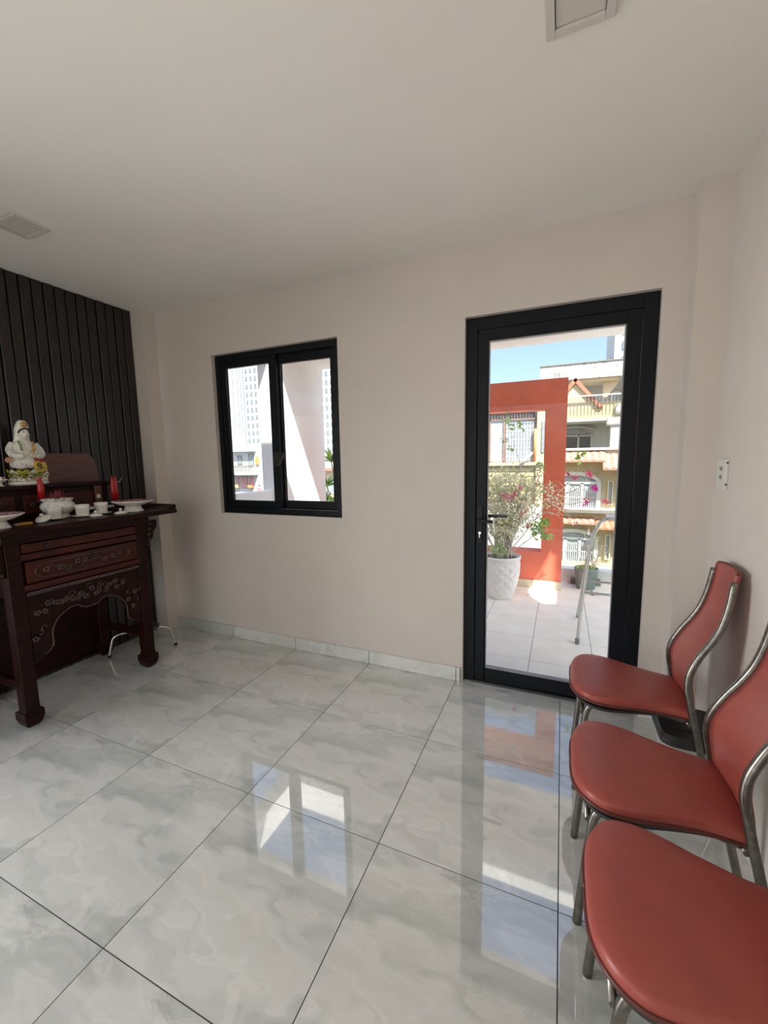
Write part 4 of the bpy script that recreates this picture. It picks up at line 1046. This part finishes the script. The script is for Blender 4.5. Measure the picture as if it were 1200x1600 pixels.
for k in range(26): b.leaf((0.84 + rg.uniform(-0.06, 0.06), 2.115 + rg.uniform(-0.025, 0.025), TZF + 0.004 + rg.uniform(0, 0.012)), jit(1) * 1.0 + Vector((0, 0, 0.2)), (0, 0, 1), 0.03, 0.018)
tag(b.build('dry_leaves', M['brown_frame']), 'small heap of dry brown leaves on the terrace tiles by the rack', 'leaves', kind='stuff')

# strap-leaved plant at the left end of the terrace, seen through the window
sp = thing('strap_leaf_plant', 'yellow green strap leaved plant in a pot seen through the right window pane', 'plant', (-2.22, 2.60, TZF))
MB().lathe([(0.12, 0.0), (0.15, 0.30), (0.16, 0.30), (0.16, 0.33), (0.14, 0.33), (0.001, 0.30)], (-2.22, 2.60, TZF), 24).build('pot', M['pot_white'], sp)
for (cx, cy, cz) in ((-2.50, 2.60, 1.02), (-2.42, 2.60, 1.36), (-2.54, 2.62, 0.78), (-2.35, 2.58, 0.75)):
    MB().tube(spline([(-2.22, 2.60, 0.28), ((cx - 2.22) / 2, 2.6, cz * 0.6), (cx, cy, cz)], 5), 0.010, 6).build('stalk', M['bark'], sp)
    b = MB()
    for k in range(34):
        a = rg.uniform(0, 6.28); el = rg.uniform(0.2, 1.3); d = Vector((math.cos(a) * math.cos(el), math.sin(a) * math.cos(el) * 0.7, math.sin(el)))
        b.leaf((cx, cy, cz), d, Vector((0, -0.4, 1)), rg.uniform(0.15, 0.26), 0.05)
    b.build('leaf_rosette', M['leaf_green'], sp)

# ================================================================ the street beyond
struct(bx('street', M['street'], -140, 60, 2.8, 180, -9.2, -9.0), 'street and ground far below the terrace')

def win_part(parent, x0, x1, z0, z1, y0, mt_frame, mt_pane, dep=0.06, fw_=0.05, mull=1):
    b = ring(MB(), x0, x1, z0, z1, fw_, fw_, fw_, fw_, y0 - dep, y0)
    for k in range(1, mull + 1):
        xm = x0 + (x1 - x0) * k / (mull + 1); b.box(xm - fw_ / 2, xm + fw_ / 2, y0 - dep, y0, z0, z1)
    f_ = b.build('window', mt_frame, parent)
    bx('pane', mt_pane, x0 + fw_, x1 - fw_, y0 - dep * 0.4, y0 - dep * 0.2, z0 + fw_, z1 - fw_, f_)
    return f_

# --- yellow and cream house opposite
hs = thing('yellow_house', 'yellow brick house with arched windows and salmon tiled eaves opposite the terrace', 'building', (3, 11, -9))
bx('wall', M['yellow_brick'], 0.2, 8, 10.0, 15, -9, -1.6, hs)
b = MB()
b.box(0.2, 8, 10.02, 10.4, -1.6, 1.24)
b.box(0.2, 8, 10.0, 10.4, 2.38, 2.65)
b.build('brick_wall', M['yellow_brick'], hs)
bx('gable_shoulder', M['yellow_brick'], 1.36, 8, 10.0, 10.3, 2.65, 2.80, hs)
bx('loggia_wall', M['bluegrey_wall'], 0.2, 8, 11.2, 11.4, 1.24, 2.65, hs)
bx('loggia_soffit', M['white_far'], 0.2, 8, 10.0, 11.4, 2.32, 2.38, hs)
win_part(hs, 0.2, 1.32, 1.52, 2.02, 11.2, M['grille'], M['dark_glass'], mull=2)
b = MB(); pts = [(0.24 + 1.15 * k / 12, 11.12, 2.06 + 0.20 * math.sin(PI * (k + 3) / 18)) for k in range(13)]
b.tube(pts, 0.035, 6); b.build('arch_moulding', M['grille'], hs)
b = MB(); b.prism([(0.2, 2.04), (1.30, 2.04), (1.1, 2.16), (0.8, 2.24), (0.2, 2.26)], 'y', 11.15, 11.19); b.build('fanlight', M['grey_pane'], hs)
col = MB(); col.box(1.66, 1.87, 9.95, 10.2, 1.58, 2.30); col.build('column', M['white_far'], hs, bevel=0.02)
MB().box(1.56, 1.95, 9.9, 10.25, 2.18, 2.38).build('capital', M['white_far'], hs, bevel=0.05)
win_part(hs, 1.92, 2.5, 1.6, 2.25, 10.9, M['grille'], M['grey_pane'], mull=1)
MB().box(1.74, 2.1, 9.9, 10.1, 2.45, 2.72).build('finial', M['white_far'], hs, bevel=0.08)
bx('balcony_rail', M['white_far'], 0.2, 8, 9.92, 10.02, 1.545, 1.615, hs, 0.01)
# roof tiles in columns: ridged eaves, one row of tiles per piece
def eaves(x0, x1, ztop, zbot, depth, y0, mt, name='tile_row'):
    n = max(1, round((x1 - x0) / 0.17))
    for k in range(n):
        xa = x0 + (x1 - x0) * k / n; xb = x0 + (x1 - x0) * (k + 1) / n; xm = (xa + xb) / 2
        MB().add([(xa, y0, ztop), (xm, y0, ztop + 0.03), (xb, y0, ztop), (xa, y0 - depth, zbot), (xm, y0 - depth, zbot + 0.035), (xb, y0 - depth, zbot), (xa, y0, ztop - 0.05), (xb, y0, ztop - 0.05), (xa, y0 - depth, zbot - 0.03), (xb, y0 - depth, zbot - 0.03)],
                 [(0, 3, 4, 1), (1, 4, 5, 2), (3, 8, 9, 5, 4), (6, 7, 9, 8), (0, 6, 8, 3), (2, 5, 9, 7), (0, 1, 2, 7, 6)]).build(name, mt, hs)
eaves(0.2, 1.56, 1.54, 1.27, 0.30, 10.0, M['roof_tile'])
eaves(1.50, 3.2, 1.44, 1.06, 0.42, 9.95, M['roof_tile'])
bx('side_wall', M['cream_wall'], 1.60, 8, 9.98, 10.02, 1.24, 1.545, hs)
# gable with tiled verge
MB().prism([(0.22, 2.65), (1.36, 2.65), (0.78, 3.38)], 'y', 10.0, 10.2).build('gable', M['cream_wall'], hs)
MB().prism([(0.72, 3.40), (0.80, 3.46), (1.46, 2.66), (1.36, 2.66)], 'y', 9.94, 10.25).build('verge', M['roof_orange'], hs)
MB().prism([(0.84, 3.40), (0.76, 3.46), (0.20, 2.77), (0.24, 2.66)], 'y', 9.94, 10.25).build('verge', M['roof_orange'], hs)
for k in range(16):
    xk = 0.60 + 0.085 * k; bx('railing_bar', M['rail'], xk, xk + 0.012, 9.9, 9.912, 2.66, 2.96, hs)
bx('railing_top', M['bluegrey_wall'], 0.5, 4, 9.89, 9.92, 2.95, 2.98, hs)
bx('roof_room', M['white_far'], 0.2, 8, 11.6, 14, 2.65, 3.62, hs)
win_part(hs, 1.78, 2.3, 2.75, 3.25, 11.6, M['grille'], M['grey_pane'])
# arched ground doors, upper one and the one below
def arch_door(x0, x1, z0, zs, zt_, y0, n):
    f_ = MB(); k_ = 14
    outer = [(x1, z0)] + [((x0 + x1) / 2 + (x1 - x0) / 2 * math.cos(PI * i / k_), zs + (zt_ - zs) * math.sin(PI * i / k_)) for i in range(k_ + 1)] + [(x0, z0)]
    w_ = 0.10
    inner = [(x1 - w_, z0)] + [((x0 + x1) / 2 + ((x1 - x0) / 2 - w_) * math.cos(PI * i / k_), zs + (zt_ - zs - w_) * math.sin(PI * i / k_)) for i in range(k_ + 1)] + [(x0 + w_, z0)]
    m_ = len(outer)
    vs = [(p[0], y0 - 0.10, p[1]) for p in outer] + [(p[0], y0 - 0.10, p[1]) for p in inner] + [(p[0], y0 + 0.0, p[1]) for p in outer] + [(p[0], y0 + 0.0, p[1]) for p in inner]
    fs = []
    for i in range(m_ - 1):
        fs += [(i, i + 1, m_ + i + 1, m_ + i), (m_ + i, m_ + i + 1, 3 * m_ + i + 1, 3 * m_ + i), (i, 2 * m_ + i, 2 * m_ + i + 1, i + 1)]
    f_.add(vs, fs); fr_ = f_.build('arch_frame', M['white_far'], hs)
    MB().prism(inner, 'y', y0 - 0.03, y0 - 0.01).build('pane', M['grey_pane'], fr_)
    b = MB(); xa, xb = x0 + w_, x1 - w_
    b.box(xa, xb, y0 - 0.06, y0 - 0.03, zs - 0.03, zs + 0.03)
    for i in range(1, 3): xm = xa + (xb - xa) * i / 3; b.box(xm - 0.03, xm + 0.03, y0 - 0.06, y0 - 0.03, z0, zs)
    b.build('door_frame', M['bluegrey_wall'], fr_)
    b = MB()
    for i in range(n):
        xm = xa + (xb - xa) * (i + 0.5) / n; b.box(xm - 0.008, xm + 0.008, y0 - 0.075, y0 - 0.06, z0, zs - 0.03 - 0.10 * abs(math.sin(i * 3 * PI / n)))
    b.box(xa, xb, y0 - 0.075, y0 - 0.06, z0 + 0.28, z0 + 0.30)
    b.build('grille', M['grille'], fr_)
arch_door(0.22, 1.50, 0.0, 0.68, 0.98, 10.02, 22)
arch_door(0.22, 1.50, -1.5, -0.86, -0.58, 10.02, 22)
bx('floor_band', M['white_far'], 0.2, 8, 9.8, 10.02, -0.12, 0.0, hs)
for z0, z1 in ((0.10, 0.74), (-1.4, -0.7)):
    win_part(hs, 1.66, 1.80, z0, z1, 10.02, M['cream_wall'], M['grey_pane'], mull=0, fw_=0.03)
    win_part(hs, 1.93, 2.5, z0, z1 + 0.1, 10.02, M['cream_wall'], M['grey_pane'], mull=1, fw_=0.03)
eaves(1.40, 3.2, -0.30, -0.50, 0.35, 9.98, M['roof_orange'])
eaves(0.2, 1.38, -0.26, -0.40, 0.25, 9.98, M['roof_tile'])
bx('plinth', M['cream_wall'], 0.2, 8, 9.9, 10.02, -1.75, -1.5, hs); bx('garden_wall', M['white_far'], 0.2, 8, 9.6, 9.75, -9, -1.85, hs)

# --- weathered white flat-roofed block behind it
wb = thing('weathered_block', 'flat roofed block with a rain streaked white parapet rising behind the red wall', 'building', (2.5, 13, -9))
MB().box(-0.13, 8, 10.55, 11.5, 3.52, 3.93).build('parapet', M['white_old'], wb)
bx('parapet_cap', M['rail'], -0.15, 8, 10.53, 11.5, 3.93, 3.955, wb)
bx('wall', M['white_far'], -0.10, 0.19, 10.9, 16, -9, 3.52, wb)
bx('soffit_beam', M['cream_wall'], 0.7, 1.85, 10.6, 11.5, 3.44, 3.52, wb)
MB().prism([(1.50, 3.46), (1.92, 3.46), (1.62, 3.02), (1.50, 3.02)], 'y', 10.75, 10.95).build('bracket', M['cream_wall'], wb)
MB().lathe([(0.24, 0.0), (0.26, 0.10), (0.20, 0.16), (0.02, 0.19)], (0.42, 11.9, 3.93), 20).build('roof_tank', M['white_far'], wb)
bx('roof_pipe', M['bluegrey_wall'], 0.55, 1.0, 11.9, 11.92, 3.96, 3.98, wb)

# --- house straight across, seen through the red opening
mh = thing('terrace_house', 'pale yellow house with a wide barred window seen through the red opening', 'building', (-0.8, 9, -9))
bx('wall', M['yellow_wall'], -3.2, 0.12, 8.05, 9.5, -9, 1.27, mh)
bx('wall', M['cream_wall'], -3.2, 0.12, 8.6, 9.5, 1.27, 2.9, mh)
bx('lintel', M['cream_wall'], -3.2, 0.12, 8.0, 8.6, 2.47, 2.8, mh)
bx('cream_pillar', M['cream_wall'], -0.04, 0.13, 7.95, 8.2, -0.9, 2.5, mh, 0.01)
bx('grey_strip', M['grey_pane'], 0.075, 0.135, 7.93, 7.96, 1.50, 2.22, mh)
bw = ring(MB(), -1.75, -0.05, 1.27, 2.47, 0.04, 0.035, 0.03, 0.03, 8.0, 8.06).build('window_frame', M['brown_frame'], mh)
b = MB()
b.box(-1.75, -0.05, 8.0, 8.05, 2.27, 2.30)
b.box(-0.80, -0.755, 8.0, 8.05, 1.27, 2.30); b.box(-1.13, -1.09, 8.0, 8.05, 1.27, 2.30)
b.build('mullions', M['brown_frame'], bw)
b = MB()
for k in range(26): xk = -1.72 + 0.065 * k; b.box(xk, xk + 0.012, 8.02, 8.03, 2.30, 2.45)
b.build('vent_grille', M['brown_frame'], bw)
bx('vent_void', M['dark_glass'], -1.72, -0.08, 8.06, 8.08, 2.30, 2.45, bw)
bx('panel', M['curtain'], -1.09, -0.80, 8.03, 8.05, 1.58, 2.27, bw); bx('panel', M['grille'], -1.09, -0.80, 8.03, 8.05, 1.29, 1.58, bw)
bx('pane', M['curtain'], -0.75, -0.09, 8.055, 8.07, 1.29, 2.27, bw); bx('pane', M['curtain'], -1.72, -1.13, 8.05, 8.07, 1.29, 2.27, bw)
for k in range(10):
    xk = -0.735 + 0.066 * k; bx('bar', M['grille'], xk, xk + 0.03, 8.03, 8.05, 1.29, 2.27, bw)
b = MB()
for k in range(9): b.box(-0.75, -0.09, 8.02, 8.028, 1.40 + 0.1 * k, 1.408 + 0.1 * k)
b.build('cross_bars', M['bluegrey_wall'], bw)
MB().tube([(-0.075, 7.96, 1.20), (-0.070, 7.96, 2.05)], 0.028, 8).build('orange_pole', M['orange'], mh)
MB().tube([(-0.40, 7.9, 1.18), (-0.12, 7.9, 1.50)], 0.03, 8).build('white_brace', M['grille'], mh)
bx('sill', M['cream_wall'], -3.2, 0.12, 7.92, 8.06, 1.20, 1.275, mh)
for k in range(8):
    z_ = 0.38 + 0.11 * k; bx('wall_board', M['yellow_wall'], -3.2, -0.06, 8.0, 8.04, z_ + 0.008, z_ + 0.10, mh)
bx('red_band', M['roof_tile'], -3.2, -0.06, 7.97, 8.02, 0.28, 0.37, mh)
bx('white_lower_wall', M['white_far'], -3.2, 0.12, 7.9, 8.05, -3.0, 0.27, mh)

# --- white tower far right
wt = thing('white_tower', 'distant white tower block above the weathered parapet', 'building', (7, 44, -9))
bx('wall', M['tower'], 4.4, 12, 40, 48, -9, 16, wt)
bx('wing', M['tower'], 3.9, 4.4, 40.5, 47, -9, 9.95, wt)
for k in range(5):
    for x_ in (5.0, 5.6, 6.6):
        bx('window', M['tower_win'], x_, x_ + 0.16, 39.93, 40.0, 9.3 + 1.25 * k, 10.0 + 1.25 * k, wt)

# --- apartment towers and low houses through the window
def apartment(name, label, x0, x1, y0, cols_, z0, zt_, fh, ww, wh, strips):
    t = thing(name, label, 'building', ((x0 + x1) / 2, y0 + 6, -9), 'apartment towers beyond the window')
    bx('wall', M['tower'], x0, x1, y0, y0 + 14, -9, zt_, t)
    pr = None; z_ = z0
    while z_ < min(zt_, z0 + fh * 15):
        for x_ in cols_:
            if pr is None:
                pr = MB().box(0, ww, -0.12, 0.02, 0, wh).build('window', M['tower_win'], t, local=True); pr.location = Vector((x_, y0, z_)) - t.location
            else:
                clone(pr, 'window', Vector((x_, y0, z_)) - t.location, t)
        z_ += fh
    for (xa, xb) in strips: bx('shaft', M['tower_win'], xa, xb, y0 - 0.1, y0 + 0.02, z0, zt_, t)
    return t
apartment('apartment_tower', 'white apartment tower with rows of small windows in the left window pane', -107.3, -100.4, 120, (-106.4, -104.4, -102.4), 8.5, 60, 2.77, 1.0, 1.5, ((-107.4, -107.15),))
apartment('apartment_tower', 'pale tower with long vertical window strips at the left edge of the window', -116.5, -107.5, 121, (), 12, 64, 2.8, 1, 1, ((-113.4, -113.1), (-111.2, -110.9), (-109.8, -109.5)))
apartment('apartment_tower', 'white apartment tower glimpsed at the right edge of the window', -75.5, -66, 120, (-74.7, -72.9, -71.0, -69.0), 4.5, 60, 2.77, 1.0, 1.5, ())
lh = thing('low_house', 'low grey and white house with red shutters under the apartment towers', 'building', (-24, 27, -9))
bx('wall', M['white_far'], -29, -22.25, 25, 31, -9, 2.3, lh)
bx('roof_slab', M['bluegrey_wall'], -29, -22.7, 24.6, 31, 2.28, 2.55, lh)
bx('balcony_slab', M['bluegrey_wall'], -29, -22.6, 24.3, 25, 0.35, 0.55, lh)
b = MB()
for k in range(40): b.box(-29 + 0.16 * k, -28.95 + 0.16 * k, 24.35, 24.4, 0.55, 1.05)
b.box(-29, -22.6, 24.33, 24.42, 1.05, 1.12); b.build('balustrade', M['rail'], lh)
bx('door_panel', M['orange'], -22.75, -22.42, 24.9, 25.0, 1.18, 1.85, lh)
win_part(lh, -24.7, -24.2, 1.25, 1.95, 25.0, M['rail'], M['grey_pane'], mull=0); win_part(lh, -23.5, -22.95, 1.1, 2.1, 25.0, M['rail'], M['grey_pane'], mull=0)
for xa, xb, mt in ((-24.9, -24.65, 'pink_red'), (-24.35, -23.75, 'pink_red'), (-23.5, -23.1, 'pink_red')):
    bx('shutter', M[mt], xa, xb, 24.9, 25.0, -0.75, 0.15, lh)
bx('awning', M['orange'], -23.55, -23.1, 24.7, 24.9, -0.72, -0.5, lh); bx('awning', M['yellow_wall'], -24.95, -24.6, 24.7, 24.9, -0.75, -0.45, lh)
win_part(lh, -22.62, -22.38, -0.5, 0.2, 25.0, M['grille'], M['grey_pane'], mull=1)
bx('red_panel', M['pink_red'], -22.75, -22.30, 24.9, 25.0, -1.05, -0.72, lh)
bx('yard_wall', M['white_far'], -32, -20, 22, 22.2, -9, -0.9, lh)
rh = thing('row_house', 'pinkish house glimpsed behind the strap leaved plant', 'building', (-14, 28, -9))
bx('wall', M['cream_wall'], -17.5, -5, 26, 32, -9, 0.6, rh)
bx('roof', M['roof_tile'], -17.7, -5, 25.6, 32, 0.6, 0.8, rh)
for k in range(4): win_part(rh, -17.0 + 2.2 * k, -15.9 + 2.2 * k, -1.2, 0.0, 26, M['grille'], M['grey_pane'])
print('objects', len(bpy.data.objects))
